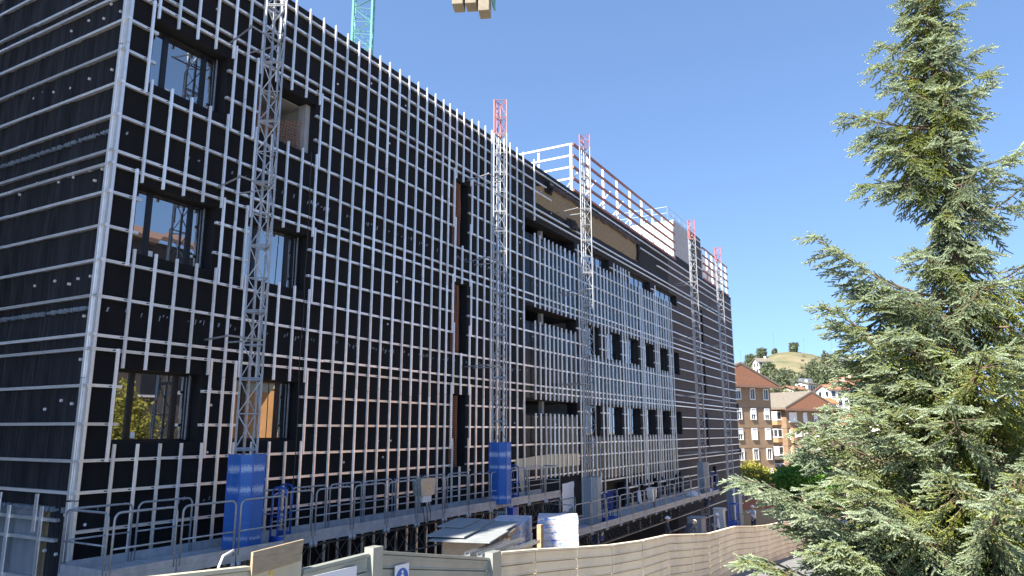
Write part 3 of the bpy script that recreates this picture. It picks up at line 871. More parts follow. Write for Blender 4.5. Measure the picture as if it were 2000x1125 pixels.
mast(54.8, -1.3, 13.8, 1.1, (-6.3, -4.3, M['guard_grey'], .36), (9.2, 6.2, 2.0, -1.5), 'farthest lattice mast, near the right end of the facade')
# a fifth mast serves the side wall, at the picture's left edge
e = empty('lattice_mast', (6.9, 4.9, zg(6.9)), 0, 'lattice mast beside the shaded side wall at the left edge', 'mast', 'lattice masts of the climbing platforms')
for i in range(11): link('mast_section', ME_SEC, e, (0, 0, i * 1.5), (0, 0, 1.2))

def frame_rail(b, p, q, h, r=.021, mid=True, cr=.12):
    """hooped guard-rail panel from p to q (deck level), height h"""
    p, q = Vector(p), Vector(q); d = (q - p).normalized(); u = Vector((0, 0, 1))
    pts = [p, p + u * (h - cr)]
    for k in range(1, 4): a = k * pi / 8; pts.append(p + u * (h - cr + cr * sin(a)) + d * (cr - cr * cos(a)))
    pts.append(p + u * h + d * cr); pts.append(q + u * h - d * cr)
    for k in range(1, 4): a = k * pi / 8; pts.append(q + u * (h - cr + cr * cos(a)) - d * (cr - cr * sin(a)))
    pts += [q + u * (h - cr), q]
    b.tube(pts, r, 6)
    if mid: b.tube([p + u * h * .5, q + u * h * .5], r * .85, 6)

def platform(name, sects, z, bay, label, gates, masts_at):
    """sects: list of (s0, s1, y_in, y_out)"""
    s0 = sects[0][0]
    e = empty(name, (s0, 0, z), 0, label, 'platform', 'mast climbing work platforms')
    off = Vector((s0, 0, z))
    def P(mb, nm, m, par=None, sm=False):
        o = mb.build(nm, m, par or e, (0, 0, 0) if par else -off, (0, 0, 0), sm); return o
    for a, c, yi, yo in sects:
        n = max(1, round((c - a) / bay))
        for i in range(n):
            x0, x1 = a + (c - a) * i / n + .012, a + (c - a) * (i + 1) / n - .012
            b = MB(); b.box((x0, yo + .02, z - .05), (x1, yi - .02, z))
            for k in range(5):
                yy = yo + (yi - yo) * (k + .5) / 5
                b.box((x0 + .05, yy - .02, z), (x1 - .05, yy + .02, z + .006))
            P(b, 'deck_panel', M['deck'])
            # outer fascia in two folded boards, inner toe board
            b = MB(); b.box((x0, yo - .02, z - .11), (x1, yo + .018, z + .02)); b.box((x0, yo - .012, z + .022), (x1, yo + .01, z + .15)); P(b, 'toe_board', M['deck'])
            near_mast = any(abs((x0 + x1) / 2 - m) < .8 for m in masts_at)
            b = MB(); b.box((x0, yi - .01, z), (x1, yi + .012, z + .17)); P(b, 'toe_board', M['deck'])
            b = MB(); frame_rail(b, (x0 + .05, yo, z - .12), (x1 - .05, yo, z - .12), 1.19); b.box((x0 + .02, yo - .05, z - .22), (x0 + .1, yo + .03, z - .1)); b.box((x1 - .1, yo - .05, z - .22), (x1 - .02, yo + .03, z - .1))
            if not any(abs((x0 + x1) / 2 - g) < .5 for g in gates): P(b, 'guard_rail', M['galv'], None, True)
            b = MB(); frame_rail(b, (x0 + .05, yi, z), (x1 - .05, yi, z), 1.07); 
            if not near_mast: P(b, 'guard_rail', M['galv'], None, True)
            # lattice girder below
            b = MB(); zt, zb = z - .2, z - .92; ym = (yo + yi) / 2
            A, Bq, Cc = (yo + .12, zt), (yi - .12, zt), (ym, zb)
            for yy, zz_ in (A, Bq, Cc): b.tube([(x0, yy, zz_), (x1, yy, zz_)], .03, 6)
            k = max(2, int((x1 - x0) / .5))
            for q in range(k):
                u0, u1 = x0 + (x1 - x0) * q / k, x0 + (x1 - x0) * (q + 1) / k; um = (u0 + u1) / 2
                for yy, zz_ in (A, Bq):
                    b.tube([(u0, yy, zz_), (um, ym, zb)], .014, 4, cap=False); b.tube([(um, ym, zb), (u1, yy, zz_)], .014, 4, cap=False)
                b.tube([(u0, A[0], zt), (u1, Bq[0], zt)], .012, 4, cap=False)
            b.bar((x0, yo + .01, z - .12), (x0, yi, z - .12), .06, .1)
            P(b, 'lattice_girder', M['steel_dark'])
    a, c, yi, yo = sects[0]
    b = MB(); frame_rail(b, (a - .02, yo + .04, z), (a - .02, yi - .04, z), 1.07); P(b, 'guard_rail', M['galv'], None, True)
    b = MB(); b.box((a - .03, yo, z - .16), (a - .005, yi, z + .15)); P(b, 'toe_board', M['deck'])
    a, c, yi, yo = sects[-1]
    b = MB(); frame_rail(b, (c + .02, yo + .04, z), (c + .02, yi - .04, z), 1.07); P(b, 'guard_rail', M['galv'], None, True)
    for m in masts_at:
        for s in (m + .62, m + 1.35) if m < 40 else (m + .75,):
            yo_ = [q for q in sects if q[0] <= s <= q[1]]
            yo_ = yo_[0][3] if yo_ else sects[0][3]
            b = MB(); 
            frame_rail(b, (s, yo_ + .06, z), (s, yo_ + .06 + .42, z), 1.22, .02)
            b.tube([(s, yo_ + .27, z + .02), (s, yo_ + .27, z + 1.18)], .02, 5)
            b.box((s - .012, yo_ + .06, z + .02), (s + .012, yo_ + .46, z + .2))
            P(b, 'blue_gate', M['blue'], None, True)
        b = MB(); b.box((m + .45, -1.5, z - .75), (m + .80, -1.1, z - .15)); b.box((m + .5, -1.3, z - .9), (m + .75, -1.12, z - .75)); P(b, 'drive_unit', M['blue'])
        b = MB(); b.box((m + .52, -1.508, z - .55), (m + .74, -1.501, z - .4)); P(b, 'name_plate', M['sign_white'])
    return e
platform('work_platform', [(7.78, 11.75, -.52, -1.85), (11.78, 26.5, -.45, -1.28)], -2.45, 1.38,
         'upper grey work platform with hooped guard rails along the left of the facade', (), (11.12, 21.85))
platform('work_platform', [(26.2, 48.6, -.62, -2.0)], -3.88, 1.6,
         'lower grey work platform running along the right half of the facade', (), (29.5, 47.5))

# electric boxes standing on the platforms
def ebox(loc, w, label, m=M['fence_grey']):
    e = empty('control_box', loc, 0, label, 'control box', 'control boxes on the platforms')
    b = MB(); b.prism([(-w / 2, .55), (w / 2, .55), (w / 2 + .05, .9), (w / 2 + .05, 1.02), (-w / 2 - .05, 1.02), (-w / 2 - .05, .9)], 'y', -.15, .15); b.build('housing', m, e)
    b = MB(); b.box((-w / 3, -.12, .36), (w / 3, .12, .548)); b.build('connector_panel', M['white_plastic'], e)
    for x in (-w / 2 + .06, w / 2 - .06): b = MB(); b.tube([(x, 0, .5), (x, -.04, .2), (x + .1, 0, 0)], .02, 6); b.build('leg', M['galv'], e, smooth=True)
    for k in range(3): b = MB(); b.tube([(-.15 + .15 * k, -.05, .36), (-.2 + .17 * k, -.15, .1), (-.1 + .1 * k, -.16, -.4)], .01, 5); b.build('cable', M['black_plastic'], e, smooth=True)
    b = MB(); b.add([(-.05, -.153, .72), (.05, -.153, .72), (0, -.153, .82)], [(0, 1, 2)]); b.build('warning_mark', M['yellow'], e)
ebox((17.55, -1.22, -2.38), .62, 'grey electric control box with dangling cables on the upper platform rail')
ebox((36.2, -1.7, -3.85), .6, 'pale control box on the lower platform beside draped cloth', M['white_plastic'])
# rolled cloth on the rail, plastic sheet over the barrow opening
b = MB(); vs, fs = [], []
for j in range(9):
    for i in range(7):
        u, v = i / 6, j / 8
        vs.append((33.2 + .42 * u + .05 * v * sin(u * 3), -2.04 - .07 * sin(u * 9) * (v + .2), -2.77 - (.45 + .25 * sin(u * 3.1)) * v + .03 * sin(u * 5)))
for j in range(8):
    for i in range(6): q = j * 7 + i; fs.append((q, q + 1, q + 8, q + 7))
b.add(vs, fs); o = b.build('hung_jacket', M['jacket'], smooth=True); sm = o.modifiers.new('thickness', 'SOLIDIFY'); sm.thickness = .03
tag(o, 'pale blue jacket hung over the lower platform guard rail', 'jacket')
# heaps of white sheeting on the deck near the far guard
for (x, y, w, d, h, lab) in ((45.2, -1.3, 1.3, .7, .28, 'crumpled white plastic sheet on deck left of the far grey guard'), (48.0, -1.45, 1.0, .6, .32, 'white plastic bags heaped at the far end of the lower platform')):
    b = MB(); vs, fs = [], []
    for j in range(9):
        for i in range(13):
            u, v = i / 12 * 2 - 1, j / 8 * 2 - 1
            r = max(0, 1 - u * u) * max(0, 1 - v * v)
            vs.append((x + u * w / 2, y + v * d / 2, -3.87 + .01 + h * r ** .5 * (.75 + .5 * noise.noise((u * 3, v * 3, x)))))
    for j in range(8):
        for i in range(12): q = j * 13 + i; fs.append((q, q + 1, q + 14, q + 13))
    b.add(vs, fs); tag(b.build('plastic_sheet', M['sign_white'], smooth=True), lab, 'plastic sheet')
# wrapped insulation bats on the right end of the upper platform and banner of white foil below
b = MB()
b.prism([(25.0, -1.55), (31.0, -1.55), (31.0, -1.05), (28, -.98), (25.0, -1.1)], 'y', -.12, -.06)
b.add([(25.1, -.13, -1.2), (25.5, -.15, -1.2), (25.55, -.2, -2.2), (25.35, -.22, -2.4), (25.2, -.2, -2.2)], [(0, 1, 2, 3, 4)])
tag(b.build('insulation_strip', M['cream']), 'cream insulation strip fixed low on the facade behind the upper platform', 'insulation')
e = empty('panel_sheet', (29.3, -.5, -3.1), 0, 'white protective sheet hanging beside the grey mast guard', 'sheet')
b = MB(); vs, fs = [], []
for j in range(9):
    for i in range(9):
        u, v = i / 8, j / 8
        vs.append((-1.2 + 1.15 * u, -.1 + .05 * noise.noise((u * 4, v * 4, 0)), .9 - 1.15 * v + .06 * u))
for j in range(8):
    for i in range(8): q = j * 9 + i; fs.append((q, q + 1, q + 10, q + 9))
b.add(vs, fs); b.build('white_sheet', M['sign_white'], e, smooth=True)
b = MB(); b.prism([(-1.5, -.25), (-.1, -.1), (-.45, -2.4), (-1.9, -2.4)], 'y', -.1, -.06); b.build('grey_sheet', M['shield_grey'], e)

# ---------------------------------------------------------------- site hoarding
HO = empty('site_hoarding', (9.4, -6.2, zg(9.4)), 0, 'beige and grey ribbed metal hoarding along the street', 'hoarding')
hof = Vector((9.4, -6.2, zg(9.4)))
def hp(mb, nm, m, par=None): return mb.build(nm, m, par or HO, -hof if not par else (0, 0, 0))
def ribbed(p, q, zt0, zt1, zb0, zb1, ribs, depth, m, nm='panel', lip=True):
    """horizontally ribbed panel from p to q (plan), front towards -y"""
    p, q = Vector((*p, 0)), Vector((*q, 0)); d = (q - p).normalized(); nrm = Vector((d.y, -d.x, 0))
    prof = []
    for k in range(ribs):
        t0, t1 = k / ribs, (k + 1) / ribs; h = t1 - t0
        prof += [(t0, .0), (t0 + h * .05, .85), (t0 + h * .30, .80), (t0 + h * .34, .70), (t0 + h * .60, .74), (t0 + h * .80, .78), (t0 + h * .86, 1.0), (t0 + h * .925, 1.0), (t0 + h * .935, .0), (t1 - h * .012, .0)]
    b = MB()
    for k, (t, e_) in enumerate(prof):
        for w, z0, z1 in ((p, zb0, zt0), (q, zb1, zt1)):
            c = w + nrm * (e_ * depth); b.v.append((c.x, c.y, z1 + (z0 - z1) * t))
    for k in range(len(prof) - 1):
        b.f.append((2 * k, 2 * k + 1, 2 * k + 3, 2 * k + 2)); b.m.append(0)
    if lip: b.hexa([p - nrm * .05 + Vector((0, 0, zt0 + .002)), q - nrm * .05 + Vector((0, 0, zt1 + .002)), q + nrm * (depth + .02) + Vector((0, 0, zt1 + .002)), p + nrm * (depth + .02) + Vector((0, 0, zt0 + .002)),
                    p - nrm * .05 + Vector((0, 0, zt0 + .05)), q - nrm * .05 + Vector((0, 0, zt1 + .05)), q + nrm * (depth + .02) + Vector((0, 0, zt1 + .05)), p + nrm * (depth + .02) + Vector((0, 0, zt0 + .05))])
    o = hp(b, nm, m)
    sm = o.modifiers.new('thickness', 'SOLIDIFY'); sm.thickness = .004
    return o
def H(s): return -1.42 - .0835 * s + .06 * sin(s * .6)
# beige run: bends every couple of metres like the photographed one
pl = [(13.25, -6.22), (15.0, -6.12), (17.4, -6.05), (19.1, -6.30), (20.9, -6.52), (23.5, -6.46), (25.8, -6.60), (28.3, -6.50), (30.4, -6.35), (33.5, -6.30), (37.0, -6.45), (40.5, -6.40), (44.5, -6.55), (49.5, -6.5), (55, -6.6), (61, -6.5)]
for (a, ya), (c, yc) in zip(pl, pl[1:]):
    ribbed((a + .012, ya), (c - .012, yc), H(a), H(c), H(a) - 1.86, H(c) - 1.86, 8, .06, M['fence_beige'])
for a, ya in pl[1::2]:
    b = MB(); b.box((a - .04, ya + .03, zg(a)), (a + .04, ya + .11, H(a) - .05)); hp(b, 'post', M['galv'])
# grey green run with square posts, left of it
def post(s, y, w, ztop):
    b = MB(); b.box((s - w / 2, y - .13, zg(s)), (s + w / 2, y + .05, ztop))
    b.box((s - w / 2 - .004, y - .135, zg(s)), (s - w / 6, y - .1301, ztop - .05)); hp(b, 'post', M['fence_grey'])
post(9.36, -6.2, .24, -1.80); post(12.95, -6.25, .34, -2.36)
ribbed((9.5, -6.2), (12.76, -6.25), -1.93, -2.50, -3.9, -4.3, 9, .05, M['fence_grey'])
ribbed((7.95, -6.1), (9.22, -6.2), -1.98, -1.93, -3.9, -3.9, 9, .05, M['fence_grey'])
ribbed((3.6, -6.3), (6.95, -6.15), -1.52, -1.78, -3.6, -3.7, 9, .05, M['cream'])
# cream gate leaf with a plank tied over it
b = MB(); b.box((6.97, -6.16, zg(7)), (7.72, -6.08, -1.78)); b.box((7.74, -6.14, zg(7)), (7.92, -6.04, -1.72)); b.box((7.32, -6.168, -2.30), (7.62, -6.161, -1.98), 1)
hp(b, 'gate_leaf', [M['cream'], M['sign_white']])
b = MB(); b.add([(7.30, -6.17, -1.90), (7.38, -6.17, -1.90), (7.34, -6.17, -1.83)], [(0, 1, 2)]); hp(b, 'warning_sticker', M['yellow'])
b = MB(); b.hexa([(6.93, -6.26, -1.84), (7.78, -6.26, -1.78), (7.78, -6.22, -1.78), (6.93, -6.22, -1.84), (6.93, -6.26, -1.55), (7.82, -6.26, -1.50), (7.82, -6.22, -1.50), (6.93, -6.22, -1.55)])
tag(b.build('timber_plank', M['timber']), 'weathered brown plank tied above the cream gate leaf', 'plank')
b = MB(); b.tube([(6.62, -6.0, -1.86), (6.66, -5.95, -1.72), (6.76, -5.9, -1.60), (6.92, -5.9, -1.55)], .017, 7)
tag(b.build('white_hose', M['white_plastic'], smooth=True), 'bent white hose behind the hoarding, left of the plank', 'hose')
# round pedestrian sign
e = empty('pedestrian_sign', (10.02, -6.30, -2.56), -.015, 'white square sign with blue disc and white walking person', 'sign')
b = MB(); b.box((-.18, 0, -.40), (.18, .012, .40)); b.build('plate', M['sign_white'], e)
b = MB(); pts = [(.155 * cos(2 * pi * k / 32), .19 + .155 * sin(2 * pi * k / 32)) for k in range(32)]; b.prism(pts, 'y', -.006, -.001); dsc = b.build('blue_disc', M['sign_blue'], e)
b = MB()
b.prism([(.0 + .026 * cos(2 * pi * k / 12), .285 + .026 * sin(2 * pi * k / 12)) for k in range(12)], 'y', -.011, -.007)
for poly in ([(-.03, .25), (.02, .255), (.03, .17), (-.02, .16)], [(-.02, .165), (.01, .165), (-.03, .07), (-.07, .06), (-.06, .08)], [(.0, .165), (.032, .17), (.05, .11), (.075, .06), (.05, .05), (.022, .105)],
             [(-.03, .25), (-.01, .25), (-.045, .19), (-.085, .155), (-.095, .17), (-.062, .2)], [(.01, .25), (.024, .24), (.05, .20), (.09, .185), (.085, .17), (.04, .18)]):
    b.prism(poly, 'y', -.011, -.007)
b.build('walking_figure', M['sign_white'], dsc)
# tied notice sheet
b = MB(); b.box((8.0, -6.26, -2.20), (8.95, -6.25, -2.02)); tag(b.build('notice_sheet', M['sign_white']), 'torn white notice strip stuck on the grey hoarding panel', 'notice')

# ---------------------------------------------------------------- stored material behind the hoarding
def pallet_stack(loc, rz, w, d, layers, lh, label, zbase):
    e = empty('wrapped_pallet', (loc[0], loc[1], zbase), rz, label, 'pallet', 'white printed pallets behind the hoarding')
    top = loc[2] - zbase
    b = MB()
    for x in (-w / 2 + .05, 0, w / 2 - .05): b.box((x - .05, -d / 2, 0), (x + .05, d / 2, .1))
    for k in range(5): y = -d / 2 + d * k / 4.0; b.box((-w / 2, max(-d / 2, y - .05), .1), (w / 2, min(d / 2, y + .05), .125))
    b.build('pallet_base', M['box_wood'], e)
    z = .13
    k = 0
    while z < top - .02:
        h = min(lh, top - z)
        j = random.uniform(-.012, .012)
        b = MB(); b.box((-w / 2 + j, -d / 2 - j, z), (w / 2 + j, d / 2 - j, z + h - .008))
        o = b.build('pack', M['wrap'], e); bv = o.modifiers.new('bevel', 'BEVEL'); bv.width = .02; bv.segments = 2
        z += h; k += 1
pallet_stack((19.6, -4.5, -2.40), .45, 1.15, 1.15, 8, .21, 'tall white wrapped pallet stack with blue print nearest the hoarding', zg(19.6))
pallet_stack((18.9, -3.3, -2.52), .35, 2.3, 1.0, 5, .33, 'lower white printed pallet stack behind the board pile', zg(19))
e = empty('board_pile', (15.6, -4.25, zg(15.6)), .30, 'pile of crates topped with grey cement boards', 'board pile')
zb = zg(15.6)
def lp(mb, nm, m): return mb.build(nm, m, e)
b = MB(); b.box((-1.35, -.55, 0), (1.35, .45, -2.45 - zb)); lp(b, 'crate', M['box_wood'])
b = MB()
for k in range(5): b.box((-1.3 + .55 * k, -.575, .3), (-.85 + .55 * k, -.552, -2.50 - zb))
lp(b, 'crate_slats', M['timber'])
for k, (x0, x1, y0, y1, z) in enumerate(((-1.75, .15, -.75, .65, -2.42), (-1.5, .0, -.1, .8, -2.36), (.0, 1.7, -.05, .75, -2.36), (.1, 1.75, -.7, .0, -2.40), (-.2, 1.5, .3, .95, -2.32))):
    b = MB(); b.box((x0, y0, z - zb + .001 * k), (x1, y1, z - zb + .028 + .001 * k)); lp(b, 'cement_board', M['board_grey'])
b = MB(); b.tube([(.05, -.70, -2.52 - zb), (.9, -.70, -2.50 - zb), (1.5, -.66, -2.51 - zb)], .075, 8); lp(b, 'rolled_felt', M['timber'])
# bundle of metal channels on trestles in front
e = empty('channel_bundle', (14.7, -5.35, zg(14.7)), .12, 'bundle of long grey metal channels lying before the board pile', 'metal channels')
zb = zg(14.7)
for k in range(6):
    y, z = -.5 + .17 * k, -2.62 - zb + .02 * ((k * 7) % 3) - .13 * (k % 2)
    b = MB(); b.prism([(y - .06, z), (y + .06, z), (y + .06, z + .07), (y + .05, z + .07), (y + .05, z + .012), (y - .05, z + .012), (y - .05, z + .07), (y - .06, z + .07)], 'x', -1.4 + .06 * k, 1.25 - .05 * k); lp(b, 'channel', M['galv'])
for x in (-.9, .8):
    b = MB(); b.box((x - .05, -.6, 0), (x + .05, -.5, -2.77 - zb)); b.box((x - .05, .4, 0), (x + .05, .5, -2.77 - zb)); b.box((x - .05, -.62, -2.77 - zb), (x + .05, .55, -2.70 - zb - .055)); lp(b, 'trestle', M['galv'])
b = MB(); b.box((17.35, -5.1, zg(17)), (17.50, -4.98, -2.40)); tag(b.build('timber_post', M['timber']), 'upright timber post standing left of the tall white pallet', 'post')
# small lower rubble and blocks near the workers
for (x, y, w, d, h, lab, m) in ((41.3, -2.5, 1.0, .8, 1.5, 'grey concrete block stack left of the worker in white', M['concrete']), (50.2, -2.6, 1.0, .8, 3.0, 'tall grey sheet clad hoist cabin at the end of the facade', M['shield_grey']),
                                (52.5, -4.2, 3.6, .4, .55, 'low pale block wall behind the standing worker', M['concrete']), (46.0, -2.6, .6, .6, 1.9, 'small white machine box beside the blue hoist', M['white_plastic'])):
    b = MB(); z = -3.18 - .073 * x
    b.box((x - w / 2, y - d / 2, z), (x + w / 2, y + d / 2, z + h * .48)); b.box((x - w / 2 + .03, y - d / 2 + .03, z + h * .485), (x + w / 2 - .02, y + d / 2, z + h * .97)); b.box((x - w / 2 - .03, y - d / 2 - .03, z + h * .972), (x + w / 2 + .03, y + d / 2 + .03, z + h))
    o = b.build('site_cabinet' if 'cab' in lab or 'machine' in lab else 'block_stack', m); tag(o, lab, 'cabinet' if 'cab' in lab or 'machine' in lab else 'blocks')
b = MB()
for k in range(40):
    x, y = random.uniform(37, 50), random.uniform(-3.4, -2.2); r = random.uniform(.1, .32)
    b.hexa([(x + dx * r * random.uniform(.6, 1), y + dy * r * random.uniform(.6, 1), -3.18 - .073 * x + (dz + .8) * r * .6) for dz in (-1, 1) for dx, dy in ((-1, -1), (1, -1), (1, 1), (-1, 1))])
tag(b.build('rubble', M['concrete']), 'broken concrete rubble strewn at the foot of the facade', None, None, 'stuff')
b = MB(); e = empty('blue_hoist', (45.7, -3.5, -3.18 - .073 * 45.7), 0, 'small blue hoist frame beside the standing worker', 'hoist')
for x in (-.3, .3):
    for y in (-.25, .25): b.tube([(x, y, 0), (x, y, 2.3)], .035, 6)
for z in (.4, 1.2, 2.2): b.tube([(-.3, -.25, z), (.3, -.25, z), (.3, .25, z), (-.3, .25, z), (-.3, -.25, z)], .03, 6)
b.build('frame', M['blue'], e); b = MB(); b.box((-.28, -.2, .3), (.28, .2, 1.1)); b.build('motor', M['blue'], e)
b = MB(); b.tube([(48.3, -3.0, -6.7), (48.3, -3.0, -3.2)], .06, 8); tag(b.build('steel_pole', M['white_plastic'], smooth=True), 'slim white pole standing at the right end of the facade', 'pole')
# ---------------------------------------------------------------- the yard inside the hoarding
def zs(x): return -3.18 - 0.073 * x
b = MB()
for a, c in ((24, 40), (40, 62)):
    b.hexa([(a, -5.9, -9.5), (c, -5.9, -9.5), (c, -.02, -9.5), (a, -.02, -9.5), (a, -5.9, zs(a)), (c, -5.9, zs(c)), (c, -.02, zs(c)), (a, -.02, zs(a))])
tag(b.build('yard', M['ground']), 'dusty raised yard between hoarding and facade', None, None, 'structure')

# ---------------------------------------------------------------- people
def person(loc, rz, joints, label, shirt, legs, helmet=True):
    """joints: dict of body points (metres, feet at z = 0, facing +x)"""
    J = joints
    order = ['pelvis', 'belly', 'chest', 'neck', 'head', 'crown', 'shL', 'elL', 'haL', 'fiL', 'shR', 'elR', 'haR', 'fiR', 'hipL', 'knL', 'anL', 'toL', 'hipR', 'knR', 'anR', 'toR']
    rad = dict(pelvis=.15, belly=.145, chest=.16, neck=.062, head=.098, crown=.085, shL=.075, elL=.052, haL=.038, fiL=.03, shR=.075, elR=.052, haR=.038, fiR=.03, hipL=.098, knL=.068, anL=.05, toL=.042, hipR=.098, knR=.068, anR=.05, toR=.042)
    E = [('pelvis', 'belly'), ('belly', 'chest'), ('chest', 'neck'), ('neck', 'head'), ('head', 'crown'), ('chest', 'shL'), ('shL', 'elL'), ('elL', 'haL'), ('haL', 'fiL'), ('chest', 'shR'), ('shR', 'elR'), ('elR', 'haR'), ('haR', 'fiR'),
         ('pelvis', 'hipL'), ('hipL', 'knL'), ('knL', 'anL'), ('anL', 'toL'), ('pelvis', 'hipR'), ('hipR', 'knR'), ('knR', 'anR'), ('anR', 'toR')]
    me = bpy.data.meshes.new('body')
    me.from_pydata([J[k] for k in order], [(order.index(a), order.index(c)) for a, c in E], [])
    tmp = bpy.data.objects.new('tmp', me); COL.objects.link(tmp)
    sk = tmp.modifiers.new('skin', 'SKIN'); sk.use_smooth_shade = True
    for i, k in enumerate(order): me.skin_vertices[0].data[i].radius = (rad[k], rad[k])
    me.skin_vertices[0].data[0].use_root = True
    sb = tmp.modifiers.new('sub', 'SUBSURF'); sb.levels = 1; sb.render_levels = 1
    dg = bpy.context.evaluated_depsgraph_get(); dg.update()
    m2 = bpy.data.meshes.new_from_object(tmp.evaluated_get(dg))
    bpy.data.objects.remove(tmp)
    m2.name = 'body'
    m2.materials.clear()
    for m in (M['skin'], shirt, legs, M['black_plastic']): m2.materials.append(m)
    seg_m = {('neck', 'head'): 0, ('head', 'crown'): 0, ('haL', 'fiL'): 0, ('haR', 'fiR'): 0, ('anL', 'toL'): 3, ('anR', 'toR'): 3}
    for a, c in E:
        if (a, c) not in seg_m: seg_m[(a, c)] = 2 if a in ('hipL', 'knL', 'hipR', 'knR') or c in ('hipL', 'hipR') else 1
    for p in m2.polygons:
        best, bi = 9e9, 1
        for (a, c), mi in seg_m.items():
            A, Cc = Vector(J[a]), Vector(J[c]); d = Cc - A
            t = max(0, min(1, (p.center - A).dot(d) / max(d.length_squared, 1e-6)))
            q = (p.center - A - d * t).length - (rad[a] + (rad[c] - rad[a]) * t)
            if q < best: best, bi = q, mi
        p.material_index = bi; p.use_smooth = True
    e = empty('person', loc, rz, label, 'person', 'site workers')
    link('body', m2, e)
    h = Vector(J['head']); cr = Vector(J['crown']); upv = (cr - h).normalized()
    if helmet:
        b = MB(); vs, fs = [], []
        fx = upv.orthogonal().normalized(); fy = upv.cross(fx)
        R_ = .128; cc = h + upv * .045
        for j in range(6):
            ph = pi / 2 * j / 5
            for i in range(14):
                a = 2 * pi * i / 14; r = R_ * cos(ph) * (1.18 if j == 0 else 1)
                vs.append(cc + (fx * cos(a) + fy * sin(a)) * r + upv * (R_ * sin(ph)))
        for j in range(5):
            for i in range(14): q = j * 14; fs.append((q + i, q + (i + 1) % 14, q + 14 + (i + 1) % 14, q + 14 + i))
        b.add(vs, fs); o = b.build('helmet', M['sign_white'], e, smooth=True)
        o.modifiers.new('thickness', 'SOLIDIFY').thickness = .006
    return e
STAND = dict(pelvis=(0, 0, .95), belly=(.01, 0, 1.12), chest=(.02, 0, 1.33), neck=(.03, 0, 1.52), head=(.05, 0, 1.63), crown=(.055, 0, 1.72),
             shL=(.02, .19, 1.42), elL=(.06, .27, 1.15), haL=(.25, .22, 1.08), fiL=(.34, .19, 1.10), shR=(.02, -.19, 1.42), elR=(.10, -.27, 1.16), haR=(.30, -.20, 1.14), fiR=(.39, -.17, 1.15),
             hipL=(0, .10, .90), knL=(.03, .12, .50), anL=(-.02, .13, .09), toL=(.13, .14, .04), hipR=(0, -.10, .90), knR=(.05, -.11, .50), anR=(.03, -.12, .09), toR=(.18, -.13, .04))
REACH = dict(STAND, elR=(.25, -.24, 1.30), haR=(.48, -.16, 1.40), fiR=(.57, -.14, 1.43), elL=(.16, .26, 1.18), haL=(.40, .18, 1.22), fiL=(.48, .15, 1.24))
BEND = dict(STAND, belly=(.14, 0, 1.08), chest=(.33, 0, 1.20), neck=(.46, 0, 1.33), head=(.56, 0, 1.38), crown=(.62, 0, 1.45), shL=(.34, .19, 1.24), shR=(.34, -.19, 1.24), elL=(.42, .25, .97), elR=(.44, -.25, .97), haL=(.55, .2, .76), haR=(.57, -.2, .78), fiL=(.60, .19, .68), fiR=(.62, -.19, .70))
person((49.4, -3.9, zs(49.4) + .3), 2.6, REACH, 'worker in white shirt, dark trousers and white helmet reaching forward', M['shirt'], M['jeans'])
person((42.7, -3.3, zs(42.7) - .08), 1.9, STAND, 'worker in white shirt and helmet with back to camera beside the block stack', M['shirt'], M['jeans'])
person((35.5, -3.6, zs(35.5) + .02), -.4, BEND, 'worker in dark jacket and white helmet bending over behind the hoarding', M['overall'], M['jeans'])
person((35.3, -2.7, zs(35.3) - .1), -1.2, STAND, 'worker in dark clothes and white helmet beside the bending man', M['overall'], M['jeans'])

# ---------------------------------------------------------------- tower crane behind the building
CR = empty('tower_crane', (46.0, 27.6, zg(46)), .62, 'turquoise lattice tower crane behind the building with concrete counterweights', 'crane')
cz = zg(46)
def crane_section():
    b = MB(); w, Hh = .85, 2.6
    for x in (-w, w):
        for y in (-w, w): b.box((x - .09, y - .09, 0), (x + .09, y + .09, Hh))
    for x0, y0, x1, y1 in ((-w, -w, w, -w), (w, -w, w, w), (w, w, -w, w), (-w, w, -w, -w)):
        b.tube([(x0, y0, .05), (x1, y1, .05)], .05, 5); b.tube([(x0, y0, Hh / 2), (x1, y1, Hh / 2)], .04, 5)
        b.tube([(x0, y0, .05), (x1, y1, Hh / 2)], .045, 5); b.tube([(x1, y1, Hh / 2), (x0, y0, Hh)], .045, 5)
    for k in range(6): b.tube([(w - .25, w - .1, .2 + k * .42), (w - .65, w - .1, .2 + k * .42)], .025, 4)
    return b.mesh('mast_section', M['cyan'])
ms = crane_section()
for k in range(17): link('mast_section', ms, CR, (0, 0, k * 2.6 + .6))
b = MB(); b.box((-2, -2, 0), (2, 2, .6)); b.build('base_block', M['ballast'], CR)
ztop = 17 * 2.6 + .6
link('mast_section', ms, CR, (0, 0, ztop), (0, 0, 0), (1, 1, .85)); ztop += 2.2
b = MB(); b.box((-1.1, -1.1, ztop), (1.1, 1.1, ztop + .8)); b.build('slewing_ring', M['cyan'], CR)
jd = -1.0
jx, jy = cos(-1.78), sin(-1.78)
e_dir = Vector((jx, jy, 0))
